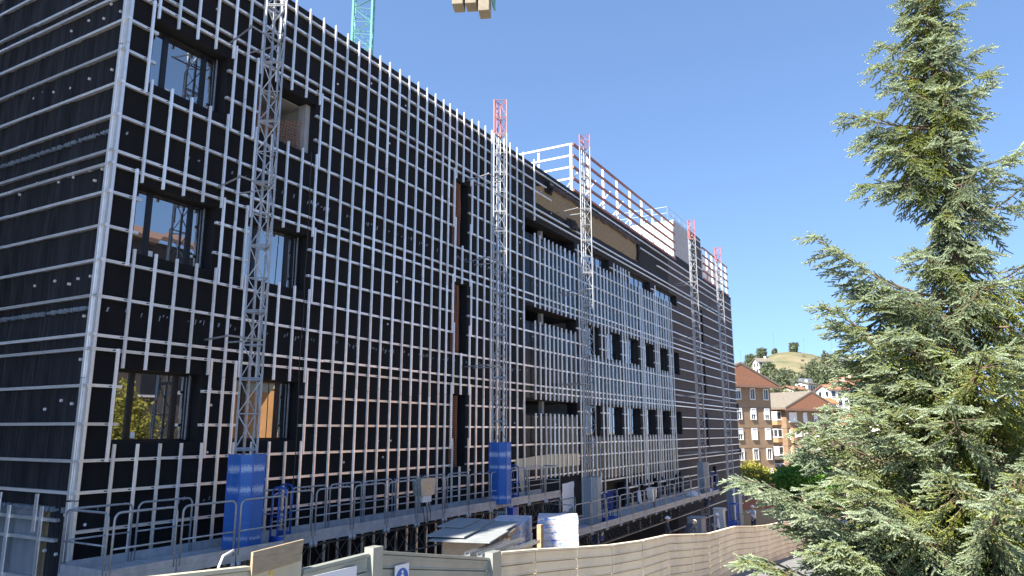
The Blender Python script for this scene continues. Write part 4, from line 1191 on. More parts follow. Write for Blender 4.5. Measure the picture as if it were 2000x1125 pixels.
def lattice(b, a0, a1, z, w, hgt, step):
    n = int((a1 - a0) / step)
    sd = Vector((-jy, jx, 0))
    for q in range(n):
        p, r = a0 + (a1 - a0) * q / n, a0 + (a1 - a0) * (q + 1) / n
        for s_ in (-w, w):
            b.tube([e_dir * p + sd * s_ + Vector((0, 0, z)), e_dir * r + sd * s_ + Vector((0, 0, z))], .06, 4)
            b.tube([e_dir * p + sd * s_ + Vector((0, 0, z)), e_dir * ((p + r) / 2) + Vector((0, 0, z + hgt))], .04, 4); b.tube([e_dir * ((p + r) / 2) + Vector((0, 0, z + hgt)), e_dir * r + sd * s_ + Vector((0, 0, z))], .04, 4)
        b.tube([e_dir * p - sd * w + Vector((0, 0, z)), e_dir * r + sd * w + Vector((0, 0, z))], .04, 4)
        b.tube([e_dir * p + Vector((0, 0, z + hgt)), e_dir * r + Vector((0, 0, z + hgt))], .06, 4)
b = MB(); lattice(b, 0, 12.5, ztop + 1.0, .7, .9, 1.5); b.build('counter_jib', M['cyan'], CR)
b = MB(); lattice(b, -38, 0, ztop + 1.0, .65, 1.3, 1.9); b.build('jib', M['cyan'], CR)
for k, (p, dz, hh, ww) in enumerate(((8.9, -3.2, 3.1, .55), (10.1, -3.2, 3.1, .55), (11.3, -4.0, 3.9, .55))):
    c = e_dir * p
    b = MB(); sd = Vector((-jy, jx, 0))
    lo, hi = ztop + 1.0 + dz, ztop + 1.0 + dz + hh
    q4 = [c - e_dir * .5 - sd * .72, c + e_dir * .5 - sd * .72, c + e_dir * .5 + sd * .72, c - e_dir * .5 + sd * .72]
    b.hexa([v + Vector((0, 0, lo)) for v in q4] + [v + Vector((0, 0, hi)) for v in q4])
    o = b.build('counterweight', M['ballast'], CR); bv = o.modifiers.new('bevel', 'BEVEL'); bv.width = .06; bv.segments = 2

b = MB(); c = e_dir * 12.1; sd = Vector((-jy, jx, 0))
for s_ in (-.8, .8):
    b.tube([c + sd * s_ + Vector((0, 0, ztop + 1.0)), c + sd * s_ + Vector((0, 0, ztop - 2.0))], .09, 5)
b.tube([c - sd * .9 + Vector((0, 0, ztop - 2.0)), c + sd * .9 + Vector((0, 0, ztop - 2.0))], .12, 6)
b.tube([c - sd * .9 + Vector((0, 0, ztop - .6)), c + sd * .9 + Vector((0, 0, ztop - .6))], .09, 6)
b.build('ballast_hanger', M['cyan'], CR)

# ---------------------------------------------------------------- foliage builders
FWD2, RGT2 = Vector((cos(TH), sin(TH), 0)), Vector((sin(TH), -cos(TH), 0))
def spot(u, d, z=0.0):
    """ground position seen in column u of the horizon line at forward distance d"""
    p = Vector((0, -14, 0)) + FWD2 * d + RGT2 * ((u - 1000) / 1437.0 * d)
    p.z = z
    return p

def spruce(base, name, label):
    e = empty(name, base, 0, label, 'spruce')
    rnd = random.Random(5)
    H0, H1 = 0.0, 11.4                        # above base
    zoff = base[2]
    def lean(h): return Vector((0, 0, 0)) + RGT2 * (-.05 * sin(h * .5)) + FWD2 * (.04 * sin(h * .8))
    tb = MB()
    hs = [0, .3, 1, 2, 3.2, 4.4, 5.6, 6.8, 8, 9.2, 10.3, 11.3]
    tb.tube([lean(h) + Vector((0, 0, h)) for h in hs], [.2 - .19 * (h / 11.35) ** .8 + (.06 if h < .2 else 0) for h in hs], 10)
    tb.build('trunk', M['bark'], e, smooth=True)
    env = [(-5, 2.8), (-3, 3.1), (-1.5, 3.1), (-.5, 2.6), (.5, 2.0), (1.5, 1.65), (2.1, 1.1), (2.5, .48), (3.05, .42), (3.4, .80), (3.9, 1.0), (4.25, .62), (4.6, .90), (5.0, .55), (5.3, .75), (5.7, .5), (6.3, .40), (6.9, .15)]
    def R(z):
        for (a, ra), (c, rc) in zip(env, env[1:]):
            if a <= z <= c: return ra + (rc - ra) * (z - a) / (c - a)
        return .1
    BR = []      # (z_attach, azimuth, length, z_tip, sag)
    D = radians
    for z, az, L, zt in ((1.80, 184, 2.02, 2.68), (1.15, 178, 1.35, 1.95), (.95, 190, 2.1, 1.62), (4.45, 178, 1.30, 4.62), (4.05, 190, 1.2, 4.1), (3.75, 170, 1.15, 3.55), (5.2, 180, .85, 5.35), (5.6, 172, .72, 5.75), (4.9, 200, 1.0, 4.85),
                         (-.15, 176, 1.8, .3), (-.55, 196, 2.55, .05), (-1.05, 182, 3.3, -.62), (-1.0, 200, 2.9, -.65), (-1.5, 190, 2.6, -1.05), (-2.1, 188, 3.3, -1.62), (-2.2, 172, 2.9, -1.75), (.3, 205, 1.6, .75), (2.35, 195, .7, 2.45),
                         (-1.9, 205, 2.7, -1.3), (-2.5, 212, 3.1, -2.0), (-1.4, 222, 2.7, -.9), (-.9, 230, 2.5, -.45), (-2.0, 235, 2.7, -1.6), (-2.9, 195, 3.2, -2.3), (-.3, 215, 2.2, .15), (-1.6, 178, 2.6, -1.0), (-.8, 186, 2.3, -.25), (.5, 188, 1.6, 1.0), (.7, 215, 1.6, 1.2), (.1, 195, 1.65, .5), (1.35, 196, 1.5, 1.75), (-.6, 250, 2.4, -.3), (-1.7, 262, 2.5, -1.3), (.6, 240, 1.9, .9),
                         (-1.25, 174, 2.9, -.8), (-1.35, 193, 2.75, -1.0), (-1.7, 184, 2.6, -1.25), (-1.85, 200, 2.7, -1.45), (-2.35, 180, 3.0, -1.85), (-2.6, 203, 3.3, -2.15), (-.75, 178, 2.35, -.3), (-.95, 207, 2.7, -.5), (-.35, 186, 2.0, .1), (-.2, 200, 1.8, .3), (.35, 180, 1.55, .8), (.85, 200, 1.5, 1.25), (1.0, 172, 1.5, 1.5), (-2.9, 182, 3.3, -2.4), (-2.2, 220, 3.0, -1.8), (-.1, 228, 2.0, .3),
                         (1.72, 191, 1.85, 2.45), (1.68, 177, 1.6, 2.2), (1.6, 186, 1.35, 1.95), (4.4, 185, 1.2, 4.48), (4.3, 171, 1.05, 4.3), (4.0, 197, 1.1, 3.9), (3.7, 182, 1.0, 3.45), (.9, 183, 1.8, 1.45),
                         (3.2, 5, 1.1, 4.05), (2.9, -20, 1.2, 3.6), (1.9, -8, 1.3, 2.6), (1.5, 10, 1.4, 2.2), (1.7, -40, 1.2, 1.9), (.9, -15, 1.8, 1.1), (.1, -25, 1.9, .3), (4.6, 10, .8, 5.1), (5.3, 0, .65, 5.6)):
        BR.append((z, D(az), L, zt, .06 * L))
    z = -4.0
    k = 0
    while z < 6.75:
        az = k * 2.39996 + rnd.uniform(-.3, .3)
        L = R(z) * (rnd.uniform(.72, 1.0) if z < 2.3 else rnd.uniform(.3, 1.12))
        if cos(az) < -.6: L *= .85
        rise = rnd.uniform(-.05, .22) * L if z < 2 else rnd.uniform(-.1, .28) * L
        if 2.5 < z < 3.3: rise = -rnd.uniform(.5, 1.0) * L
        BR.append((z, az, L, z + rise, .10 * L))
        if z > 1.6: BR.append((z + .03, az + 2.1, rnd.uniform(.22, .4), z - rnd.uniform(.1, .45), .02))
        k += 1
        z += .07 if z < 2.3 else .085
    P, A, LN, CO = [], [], [], []
    tw = MB()
    UPV = Vector((0, 0, 1))
    for (z0, az, L, zt, sag) in BR:
        if z0 - zoff < .25: continue
        d = RGT2 * cos(az) + FWD2 * sin(az)
        side = Vector((-d.y, d.x, 0))
        h0 = z0 - zoff
        base_p = lean(h0) + Vector((0, 0, h0))
        wob = rnd.uniform(-.12, .12)
        def curve(t):
            return base_p + d * (L * t) + side * (wob * L * t * t) + UPV * ((zt - z0) * t ** 1.3 - sag * sin(pi * min(1, t * 1.05)))
        ns = max(5, int(L / .18))
        pts = [curve(i / ns) for i in range(ns + 1)]
        tw.tube(pts, [.006 + .016 * L / 2 * (1 - i / ns) ** .8 for i in range(ns + 1)], 5)
        yel = rnd.random()
        nl = max(4, int(L / .12))
        for i in range(nl + 1):
            t = .10 + .90 * (i + rnd.random() * .6) / nl
            t = min(t, 1)
            p = curve(t); tg = (curve(min(1, t + .03)) - curve(max(0, t - .03))).normalized()
            for sgn in (-1, 1):
                if rnd.random() < .06: continue
                ll = (.48 * (1 - t) ** .6 * min(1.2, L / 1.3) + .17) * rnd.uniform(.7, 1.15)
                hang = (rnd.uniform(.35, 1.1) if t < .72 else rnd.uniform(.05, .5)) + (.5 if t < .4 else 0) * rnd.random()
                ld = (tg * rnd.uniform(.35, .8) + side * sgn * rnd.uniform(.35, .9) - UPV * hang).normalized()
                q1 = p + ld * ll - UPV * (.12 * ll)
                tw.tube([p, p + ld * ll * .55, q1], [.005, .004, .002], 3, cap=False)
                n2 = max(2, int(ll / .075))
                for m in range(n2 + 1):
                    s = (m + .3) / (n2 + .3)
                    if s < .18 and t < .8: continue
                    pp = p + (q1 - p) * s
                    for sg2 in (-1, 1):
                        sd = (ld.cross(UPV) + side * .02).normalized() * sg2
                        ax = (ld * rnd.uniform(.7, 1.0) + sd * rnd.uniform(.5, .9) + UPV * rnd.uniform(-.35, .25)).normalized()
                        P.append(pp); A.append(ax); LN.append(rnd.uniform(.085, .15)); CO.append((t * .65 + s * .35, yel, rnd.random()))
                    if m % 2 == 0:
                        P.append(pp); A.append((ld + UPV * rnd.uniform(-.1, .3)).normalized()); LN.append(rnd.uniform(.09, .15)); CO.append((t * .65 + s * .35, yel, rnd.random()))
            if t > .35:
                for _ in range(2):
                    P.append(p); A.append((tg + UPV * rnd.uniform(-.2, .5) + side * rnd.uniform(-.4, .4)).normalized()); LN.append(rnd.uniform(.10, .16)); CO.append((t, yel, rnd.random()))
    tw.build('branches', M['bark'], e, smooth=True)
    P, A, LN, CO = np.array(P, float), np.array(A, float), np.array(LN), np.array(CO)
    N = len(P)
    K = 24
    ref = np.where(np.abs(A[:, 2:3]) > .9, np.array([[1., 0, 0]]), np.array([[0, 0, 1.]]))
    U = np.cross(A, ref); U /= np.linalg.norm(U, axis=1, keepdims=True); W = np.cross(A, U)
    ta = (np.arange(K) + .5) / K
    ph = np.arange(K) * 2.39996
    ph = ph[None, :] + rng.uniform(0, 6.28, (N, 1))
    nlen = rng.uniform(.021, .031, (N, K))
    thn = np.radians(52) * rng.uniform(.7, 1.15, (N, K)) * (1 - .5 * ta[None, :])
    rad_ = U[:, None, :] * np.cos(ph)[..., None] + W[:, None, :] * np.sin(ph)[..., None]
    tan_ = -U[:, None, :] * np.sin(ph)[..., None] + W[:, None, :] * np.cos(ph)[..., None]
    root = P[:, None, :] + A[:, None, :] * (LN[:, None] * ta[None, :])[..., None]
    tip = root + (A[:, None, :] * np.cos(thn)[..., None] + rad_ * np.sin(thn)[..., None]) * nlen[..., None]
    w = .0085
    Vv = np.stack([root - tan_ * w, root + tan_ * w, tip], axis=2).reshape(-1, 3)
    tri = np.arange(len(Vv)).reshape(-1, 3)
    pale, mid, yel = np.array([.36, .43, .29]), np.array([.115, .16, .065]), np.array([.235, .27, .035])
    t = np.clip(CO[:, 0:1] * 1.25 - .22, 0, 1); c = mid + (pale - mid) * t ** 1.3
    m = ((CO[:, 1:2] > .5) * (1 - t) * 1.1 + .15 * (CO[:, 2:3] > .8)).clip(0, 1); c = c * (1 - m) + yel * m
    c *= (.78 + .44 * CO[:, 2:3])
    col = np.repeat(c, K * 3, axis=0)
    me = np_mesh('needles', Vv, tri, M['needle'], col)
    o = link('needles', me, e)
    print('spruce shoots', N, 'tris', len(tri))
    return e

def leafy(name, base, h, lumps, n, size, cols, label, cat, group=None, trunk=.12, seed=1, spread=None):
    """crown of small leaf faces spread through several lumps"""
    e = empty(name, base, 0, label, cat, group)
    r = np.random.default_rng(seed)
    tb = MB()
    tb.tube([(0, 0, 0), (.03 * h, 0, h * .25), (0, .02 * h, h * .5)], [trunk, trunk * .8, trunk * .5], 8)
    for (x, y, z, rx, rz_) in lumps: tb.tube([(0, 0, h * .3), (x * .5, y * .5, (h * .3 + z) / 2), (x, y, z)], [trunk * .5, trunk * .35, trunk * .12], 5)
    tb.build('trunk', M['bark'], e, smooth=True)
    tot = sum(l[3] ** 2 * l[4] for l in lumps)
    Ps, Cs = [], []
    for (x, y, z, rx, rz_) in lumps:
        k = int(n * rx ** 2 * rz_ / tot)
        d = r.normal(size=(k, 3)); d /= np.linalg.norm(d, axis=1, keepdims=True)
        rad = r.uniform(.45, 1.0, (k, 1)) ** .6
        bump_ = 1 + .16 * np.sin(d[:, 0:1] * 7 + x) * np.sin(d[:, 1:2] * 6 + y) + .12 * np.sin(d[:, 2:3] * 9 + z)
        Ps.append(np.array([x, y, z]) + d * rad * bump_ * np.array([rx, rx, rz_])); Cs.append(r.uniform(0, 1, (k, 1)))
    P, C_ = np.vstack(Ps), np.vstack(Cs)
    N = len(P)
    a = r.normal(size=(N, 3)); a /= np.linalg.norm(a, axis=1, keepdims=True)
    q = r.normal(size=(N, 3)); q -= a * (q * a).sum(1, keepdims=True); q /= np.linalg.norm(q, axis=1, keepdims=True)
    s = size * r.uniform(.6, 1.3, (N, 1))
    V = np.stack([P - a * s, P + q * s * .55, P + a * s, P - q * s * .55], axis=1).reshape(-1, 3)
    c0, c1 = np.array(cols[0]), np.array(cols[1])
    col = np.repeat(c0 + (c1 - c0) * C_, 4, axis=0)
    link('crown', np_mesh('crown', V, np.arange(4 * N).reshape(-1, 4), M['leaf'], col, 4), e)
    return e

SP = spot(1905, 10.0)
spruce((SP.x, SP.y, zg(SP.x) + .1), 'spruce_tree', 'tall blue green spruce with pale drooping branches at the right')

# round shrub and small tree by the brick houses
p = spot(1462, 78)
leafy('round_bush', (p.x, p.y, -9.13), 5.5, [(0, 0, 4.2, 2.3, 1.7), (1.2, -.8, 3.6, 1.7, 1.5), (-1.3, .6, 3.4, 1.8, 1.5), (0, 0, 2.2, 2.6, 1.6)], 15000, .12, ((.20, .22, .035), (.33, .30, .04)), 'yellow green clipped bush at the right end of the facade', 'bush', None, .15, 3)
p = spot(1566, 72)
leafy('garden_tree', (p.x, p.y, -9.13), 7, [(0, 0, 4.9, 2.3, 1.3), (2.0, -1.4, 4.6, 1.8, 1.2), (-1.6, 1.2, 4.5, 1.8, 1.2), (.5, 0, 2.8, 3.4, 1.8)], 24000, .13, ((.06, .16, .02), (.12, .27, .03)), 'bright green leafy tree before the brick houses', 'tree', None, .18, 4)
# broadleaf tree across the street, seen only mirrored in the lowest window
leafy('street_tree', (21.2, -19.6, zg(21)), 7, [(0, 0, 4.6, 2.5, 2.0), (-1.2, .5, 3.4, 2.2, 1.7), (1.4, -.6, 3.6, 2.1, 1.7), (0, 0, 6.0, 1.6, 1.3), (-.4, .8, 2.2, 2.3, 1.3)], 26000, .085, ((.17, .19, .03), (.30, .27, .04)), 'yellow green street tree mirrored in the lowest left window', 'tree', None, .16, 6)
leafy('garden_shrub', (15.2, -15.0, zg(15)), 1.8, [(0, 0, 1.0, .9, .7), (.8, -.3, .9, .7, .6), (-.8, .2, .8, .7, .55)], 5000, .06, ((.05, .07, .02), (.10, .11, .03)), 'dark shrub under the spruce at the lower right', 'shrub', None, .05, 8)

# red oxide steel ramp frame
e = empty('steel_ramp', (70.5, 1.4, -9.13), -.6, 'rust red steel platform frame with railing right of the facade', 'steel frame')
b = MB(); b.box((-2.6, -1.6, 2.2), (2.8, 1.6, 2.9)); b.box((-2.7, -1.7, 2.902), (2.9, 1.7, 3.0)); b.build('deck', M['primer'], e)
for x in (-2.4, 2.5):
    for y in (-1.4, 1.4): b = MB(); b.box((x - .1, y - .1, 0), (x + .1, y + .1, 2.2)); b.build('leg', M['primer'], e)
for y in (-1.55, 1.55):
    for x in (-2.5, -.8, .9, 2.6): b = MB(); b.box((x - .05, y - .05, 3.0), (x + .05, y + .05, 4.3)); b.build('railing_post', M['primer'], e)
    for z in (3.6, 4.25): b = MB(); b.box((-2.6, y - .046, z - .045), (2.7, y + .044, z + .045)); b.build('railing_bar', M['primer'], e)
b = MB(); b.add([(-2.5, -1.72, 2.2), (2.5, -1.72, 2.2), (2.5, -1.9, 0), (-2.5, -1.9, 0)], [(0, 1, 2, 3)]); b.build('ply_cladding', M['timber'], e)

# ---------------------------------------------------------------- brick apartment houses
def win(e, x, y, z, w, h, nx, style):
    """framed window on a wall facing -y (nx=0) or -x (nx=1) of the house's local frame"""
    def T(u, o, zz): return (x + u, y - o, zz) if nx == 0 else (x - o, y + u, zz)
    def bx(b, u0, u1, o0, o1, z0, z1, mi=0): b.box(T(u0, o0, z0), T(u1, o1, z1), mi)
    b = MB(); t = .09
    bx(b, -w / 2, w / 2, .0, .20, z - h / 2 - .10, z - h / 2, 0)
    bx(b, -w / 2, -w / 2 + t, .002, .16, z - h / 2, z + h / 2); bx(b, w / 2 - t, w / 2, .002, .16, z - h / 2, z + h / 2)
    bx(b, -w / 2, w / 2, .002, .18, z + h / 2, z + h / 2 + .12); bx(b, -.03, .03, .002, .10, z - h / 2, z + h / 2)
    o = b.build('window', M['shutter'], e)
    g = MB(); bx(g, -w / 2 + t, w / 2 - t, .003, .05, z - h / 2, z + h / 2); g.build('pane', M['glass_far'], o)
    if style:
        s = MB(); s0 = z + h / 2 - h * style
        n = max(2, int(h * style / .14))
        for k in range(n): bx(s, -w / 2 + t, w / 2 - t, .105, .135 + .0 * k, s0 + (h * style) * k / n, s0 + (h * style) * (k + .9) / n)
        s.build('roller_shutter', M['shutter'], o)
def apartment(corner, rz, W, Dp, zb, ze, rise, name, label, rows, cols, over=.5, sideover=1.2):
    """front wall along local x from 0 to W, corner at its left end"""
    e = empty(name, (corner.x, corner.y, zb), rz, label, 'apartment house', 'brick apartment houses beyond the site')
    He = ze - zb
    b = MB(); b.box((0, 0, 0), (W, Dp, He)); b.build('wall', M['brick'], e)
    for k in range(1, 5):
        zz_ = He - .35 - 2.9 * k
        if zz_ > .5: b = MB(); b.box((-.02, -.02, zz_), (W + .02, Dp, zz_ + .07)); b.build('string_course', M['brick_dark'], e)
    # roof: ridge runs back from the clad gable
    b = MB(); y0, y1 = -over, Dp + over
    x0, x1, xm = -sideover, W + sideover, W / 2
    t = .28
    for xa in (x0, x1):
        b.hexa([(xa, y0, He), (xm, y0, He + rise), (xm, y1, He + rise), (xa, y1, He), (xa, y0, He + t), (xm, y0, He + rise + t), (xm, y1, He + rise + t), (xa, y1, He + t)])
    rf = b.build('roof', M['roof_grey'], e)
    b = MB(); b.prism([(x0 + .3, He + .02), (x1 - .3, He + .02), (xm, He + rise - .02)], 'y', y0 + .06, y0 + .16); b.build('gable_cladding', M['roof_brown'], rf)
    b = MB(); b.box((x0 - .02, y0 - .06, He - .28), (x1 + .02, y0 + .05, He + .03)); b.box((x0, y0 + .052, He - .10), (x1, Dp, He - .003)); b.build('eave', M['soffit'], rf)
    b = MB(); b.box((xm - 2.4, Dp * .5, He + rise * .5), (xm - 1.8, Dp * .5 + .6, He + rise + .5)); b.box((xm - 2.5, Dp * .5 - .1, He + rise + .5), (xm - 1.7, Dp * .5 + .7, He + rise + .62)); b.build('chimney', M['brick'], rf)
    for z in rows:
        for i, (x, w, st) in enumerate(cols):
            stl = st[(rows.index(z)) % len(st)] if isinstance(st, tuple) else st
            win(e, x, 0, z - zb, w, 1.45, 0, stl)
    return e
rzH = radians(-30.65)
wv = Vector((cos(rzH), sin(rzH), 0))
c1 = spot(1509, 110) - wv * 13.8
h1 = apartment(c1, rzH, 13.8, 13, -9.13, 6.45, 3.1, 'apartment_house', 'brown brick house with clad gable next to the black facade', [5.25, 2.35, -.55, -3.45, -6.3],
               [(12.7, 1.05, (0, .6, 1.0)), (9.85, 1.05, (0, .55, 1.0, 0)), (6.9, 1.05, (.25, .3, .5)), (4.0, 1.05, 0)], .95)
c2 = spot(1537, 124)
h2 = apartment(c2, rzH, 11.9, 14, -9.13, 3.55, 2.9, 'apartment_house', 'second brown brick house with grey roof slope and white bays', [2.15, -.75, -3.65, -6.5],
               [(1.6, 1.9, (1.0, .8, .5)), (4.7, 1.0, (1.0, .4)), (7.5, 1.0, (.7, 1.0)), (10.2, 1.1, (.7, .3))], .95)
# projecting bays on its left side wall and front corner
for k, z in enumerate((2.2, -.7, -3.6, -6.4)):
    b = MB(); zz_ = z + 9.13
    b.box((-1.1, 1.0, zz_ - 1.3), (-.002, 3.4, zz_ - .55), 1); b.box((-1.15, .95, zz_ - .549), (-.002, 3.45, zz_ + .95), 0)
    bay = b.build('bay_window', [M['shutter'], M['orange_paint'] if k < 2 else M['brick_dark']], h2)
    for y0 in (1.05, 1.85, 2.65):
        g = MB(); g.box((-1.16, y0, zz_ - .3 if k else zz_ - .1), (-1.151, y0 + .68, zz_ + .8)); g.build('pane', M['glass_far'] if k % 2 else M['shutter'], bay)
    g = MB(); g.box((-1.0, .94, zz_ - .3), (-.2, .949, zz_ + .8)); g.build('pane', M['glass_far'], bay)
for k, z in enumerate((-.75, -3.65)):
    b = MB(); zz_ = z + 9.13
    b.box((.5, -.85, zz_ - 1.3), (2.9, -.3, zz_ + 1.15), 0); b.box((.9, -.9, zz_ - .5), (2.6, -.851, zz_ + .8), 1)
    b.build('bay_window', [M['orange_paint'], M['shutter']], h2)

# ---------------------------------------------------------------- hill and the houses on it
crest = [(1150, 6), (1300, 14), (1440, 24.6), (1470, 27.6), (1500, 30.0), (1530, 31.6), (1560, 32.0), (1590, 31.2), (1620, 29.8), (1660, 27.6), (1700, 25.2), (1770, 21.5), (1850, 17), (2000, 10), (2200, 6)]
def zc(u):
    for (a, ra), (c, rc) in zip(crest, crest[1:]):
        if a <= u <= c:
            t = (u - a) / (c - a); t = t * t * (3 - 2 * t)
            return ra + (rc - ra) * t
    return 6
def hz(u, d):
    if d < 120: return -9.3
    if d <= 300: f = ((d - 120) / 180.0) ** .85
    else: f = 1 - ((d - 300) / 260.0) ** 1.6
    p = spot(u, d)
    return -9.3 + (zc(u) + 9) * max(f, -.1) + (.9 * noise.noise((p.x * .02, p.y * .02, 0)) + .35 * noise.noise((p.x * .08, p.y * .08, 3))) * min(1, (d - 120) / 60.0)
b = MB(); us = np.linspace(1150, 2200, 90); dsx = np.concatenate([np.linspace(120, 300, 55), np.linspace(305, 520, 16)])
vs, fs = [], []
for d in dsx:
    for u in us:
        p = spot(u, d); vs.append((p.x, p.y, hz(u, d)))
nu = len(us)
for j in range(len(dsx) - 1):
    for i in range(nu - 1): q = j * nu + i; fs.append((q, q + nu, q + nu + 1, q + 1))
b.add(vs, fs); tag(b.build('hill', M['hill'], smooth=True), 'dry grassy hill rising behind the houses', None, None, 'structure')

# scrub on the slopes: reads as one mass of clumps
def clump_mesh(cl, r):
    Vs, Cs = [], []
    for (x, y, z, R_, hh, c) in cl:
        k = int(130 * max(.6, R_ / 2.2))
        d = r.normal(size=(k, 3)); d /= np.linalg.norm(d, axis=1, keepdims=True); d[:, 2] = np.abs(d[:, 2])
        bmp = 1 + .2 * np.sin(d[:, 0:1] * 6 + x) + .2 * np.sin(d[:, 1:2] * 7 + y)
        P = np.array([x, y, z]) + d * r.uniform(.55, 1, (k, 1)) * bmp * np.array([R_, R_, hh])
        a = r.normal(size=(k, 3)); a /= np.linalg.norm(a, axis=1, keepdims=True)
        q = r.normal(size=(k, 3)); q -= a * (q * a).sum(1, keepdims=True); q /= np.linalg.norm(q, axis=1, keepdims=True)
        s = r.uniform(.28, .55, (k, 1)) * min(1.2, R_ / 2)
        Vs.append(np.stack([P - a * s, P + q * s * .7, P + a * s, P - q * s * .7], axis=1).reshape(-1, 3))
        Cs.append(np.repeat(np.array(c) * r.uniform(.7, 1.25, (k, 1)), 4, axis=0))
    return np.vstack(Vs), np.vstack(Cs)
r_ = np.random.default_rng(9)
cl = []
for _ in range(1100):
    u, d = r_.uniform(1400, 1900), r_.uniform(150, 305)
    dens = noise.noise((u * .012, d * .018, 2.2)) + (.75 if u > 1605 and d > 215 else 0) + (.35 if d < 225 else 0) - (1.1 if 1485 < u < 1625 and d > 222 else 0) + (.5 if u < 1470 else 0)
    if dens < .18 and not (r_.random() < .10 and d > 215): continue
    p = spot(u, d); R_ = (r_.uniform(1.0, 3.0) if dens > .18 else r_.uniform(.5, 1.0)) * (1.1 if d < 230 else .9)
    g = r_.uniform(.7, 1.15)
    cl.append((p.x, p.y, hz(u, d) + .1, R_, R_ * r_.uniform(.8, 1.3), (.13 * g, .15 * g, .085 * g)))  # greens paled to put far haze into the colour
V_, C_ = clump_mesh(cl, r_)
o = link('hillside_scrub', np_mesh('hillside_scrub', V_, np.arange(len(V_)).reshape(-1, 4), M['leaf'], C_, 4)); tag(o, 'dark green scrub covering the hill slopes', None, None, 'stuff')
# single trees one can tell apart on the crest
for i, (u, d, h, w, lab) in enumerate(((1563, 298, 4.6, 2.6, 'lone round tree standing on top of the hill'), (1498, 292, 5.0, 2.8, 'tall tree on the left shoulder of the hill'), (1475, 285, 5.0, 3.0, 'left bushy tree lower on the hill shoulder'), (1524, 299, 2.2, 1.2, 'tiny tree left of the hilltop'),
                                       (1600, 215, 7.5, 3.6, 'large dark tree among the hill houses'), (1618, 205, 8.0, 3.8, 'tall dark tree beside the white hill house'), (1535, 190, 6.5, 2.6, 'slender tree above the second brick house'), (1508, 225, 5.5, 3.2, 'tree right of the white hill cottage'))):
    p = spot(u, d); z = hz(u, d)
    leafy('hill_tree', (p.x, p.y, z - .2), h, [(0, 0, h * .58, w * .75, h * .36), (w * .5, 0, h * .36, w * .55, h * .32), (-w * .45, .3, h * .30, w * .6, h * .32), (w * .1, .4, h * .2, w * .7, h * .25), (-w * .35 + .5 * (i % 3), -.3, h * (.62 + .06 * (i % 4)), w * .4, h * .22)], 2200, .34, ((.09, .115, .06), (.14, .17, .09)), lab, 'tree', None, .22, 20 + i)  # leaf colours paled to stand for distance haze
def cottage(u, d, w, dp, h, rise, rz, wallm, roofm, label, wins=3, sink=0, floors=2):
    p = spot(u, d); z = hz(u, d) - sink
    e = empty('hill_house', (p.x, p.y, z), rz, label, 'house', 'small houses on the hillside')
    b = MB(); b.box((-w / 2, -dp / 2, -2), (w / 2, dp / 2, h)); b.prism([(-dp / 2, h), (dp / 2, h), (0, h + rise - .05)], 'x', -w / 2, w / 2); b.build('wall', wallm, e)
    b = MB(); o_ = .45
    for s_ in (-1, 1):
        ye = s_ * (dp / 2 + o_); ze_ = h - rise * o_ / (dp / 2)
        b.hexa([(-w / 2 - o_, ye, ze_), (w / 2 + o_, ye, ze_), (w / 2 + o_, 0, h + rise), (-w / 2 - o_, 0, h + rise), (-w / 2 - o_, ye, ze_ + .2), (w / 2 + o_, ye, ze_ + .2), (w / 2 + o_, 0, h + rise + .2), (-w / 2 - o_, 0, h + rise + .2)])
    rf = b.build('roof', roofm, e)
    b = MB(); b.box((w * .2, -.3, h + rise * .4), (w * .2 + .5, .3, h + rise + .8)); b.build('chimney', wallm, rf)
    for f in range(floors):
        for k in range(wins):
            x = -w / 2 + w * (k + .5) / wins; zz_ = h * (f + .5) / floors
            b = MB(); b.box((x - .5, -dp / 2 - .06, zz_ - .65), (x + .5, -dp / 2 - .002, zz_ + .65)); wn_ = b.build('window', M['glass_far'], e)
            b = MB(); b.box((x - .6, -dp / 2 - .14, zz_ - .78), (x + .6, -dp / 2 - .004, zz_ - .66)); b.build('sill', wallm, wn_)
        for k in range(2):
            y = -dp / 2 + dp * (k + .5) / 2; zz_ = h * (f + .5) / floors
            b = MB(); b.box((-w / 2 - .06, y - .45, zz_ - .6), (-w / 2 - .002, y + .45, zz_ + .6)); b.build('window', M['glass_far'], e)
WW, OR, BRN, YL = M['white_wall'], M['roof_orange'], M['roof_brown'], M['pale_yellow']
cottage(1497, 236, 4.4, 4.0, 4.0, 1.1, -.9, WW, M['roof_grey'], 'white cottage alone on the left of the hillside')
cottage(1578, 196, 7.5, 4.3, 2.3, 0.6, -.2, WW, M['roof_grey'], 'long low white house with grey roof under the hill', 4, 0, 1)
cottage(1556, 186, 5.4, 4.3, 2.2, 0.8, -.5, M['cream'], BRN, 'cream house with brown roof left of the long white one', 3, 0, 1)
cottage(1530, 176, 6.1, 4.3, 2.0, 0.7, -.4, M['cream'], BRN, 'cream low house peeking above the second brick roof', 3, 0, 1)
cottage(1663, 208, 6.1, 5.0, 3.3, 1.0, -.5, M['cream'], OR, 'cream house with orange roof highest on the right', 3)
cottage(1632, 178, 5.1, 5.0, 4.3, 1.1, -.8, WW, BRN, 'tall white house with dark brown roof', 3)
cottage(1650, 188, 4.1, 4.3, 4.7, 1.0, -.6, WW, BRN, 'narrow white house right of the tall white one', 2)
cottage(1608, 168, 4.8, 4.3, 2.4, 1.1, -.7, WW, OR, 'white house with bright orange roof mid slope', 2, 0, 1)
cottage(1613, 156, 5.1, 4.7, 2.6, 1.2, -.6, M['cream'], BRN, 'cream house with red brown roof below the orange one', 2, 0, 1)
cottage(1652, 150, 6.1, 4.3, 3.2, 0.9, -.3, WW, OR, 'white terrace with orange roof beside the brick house', 3)
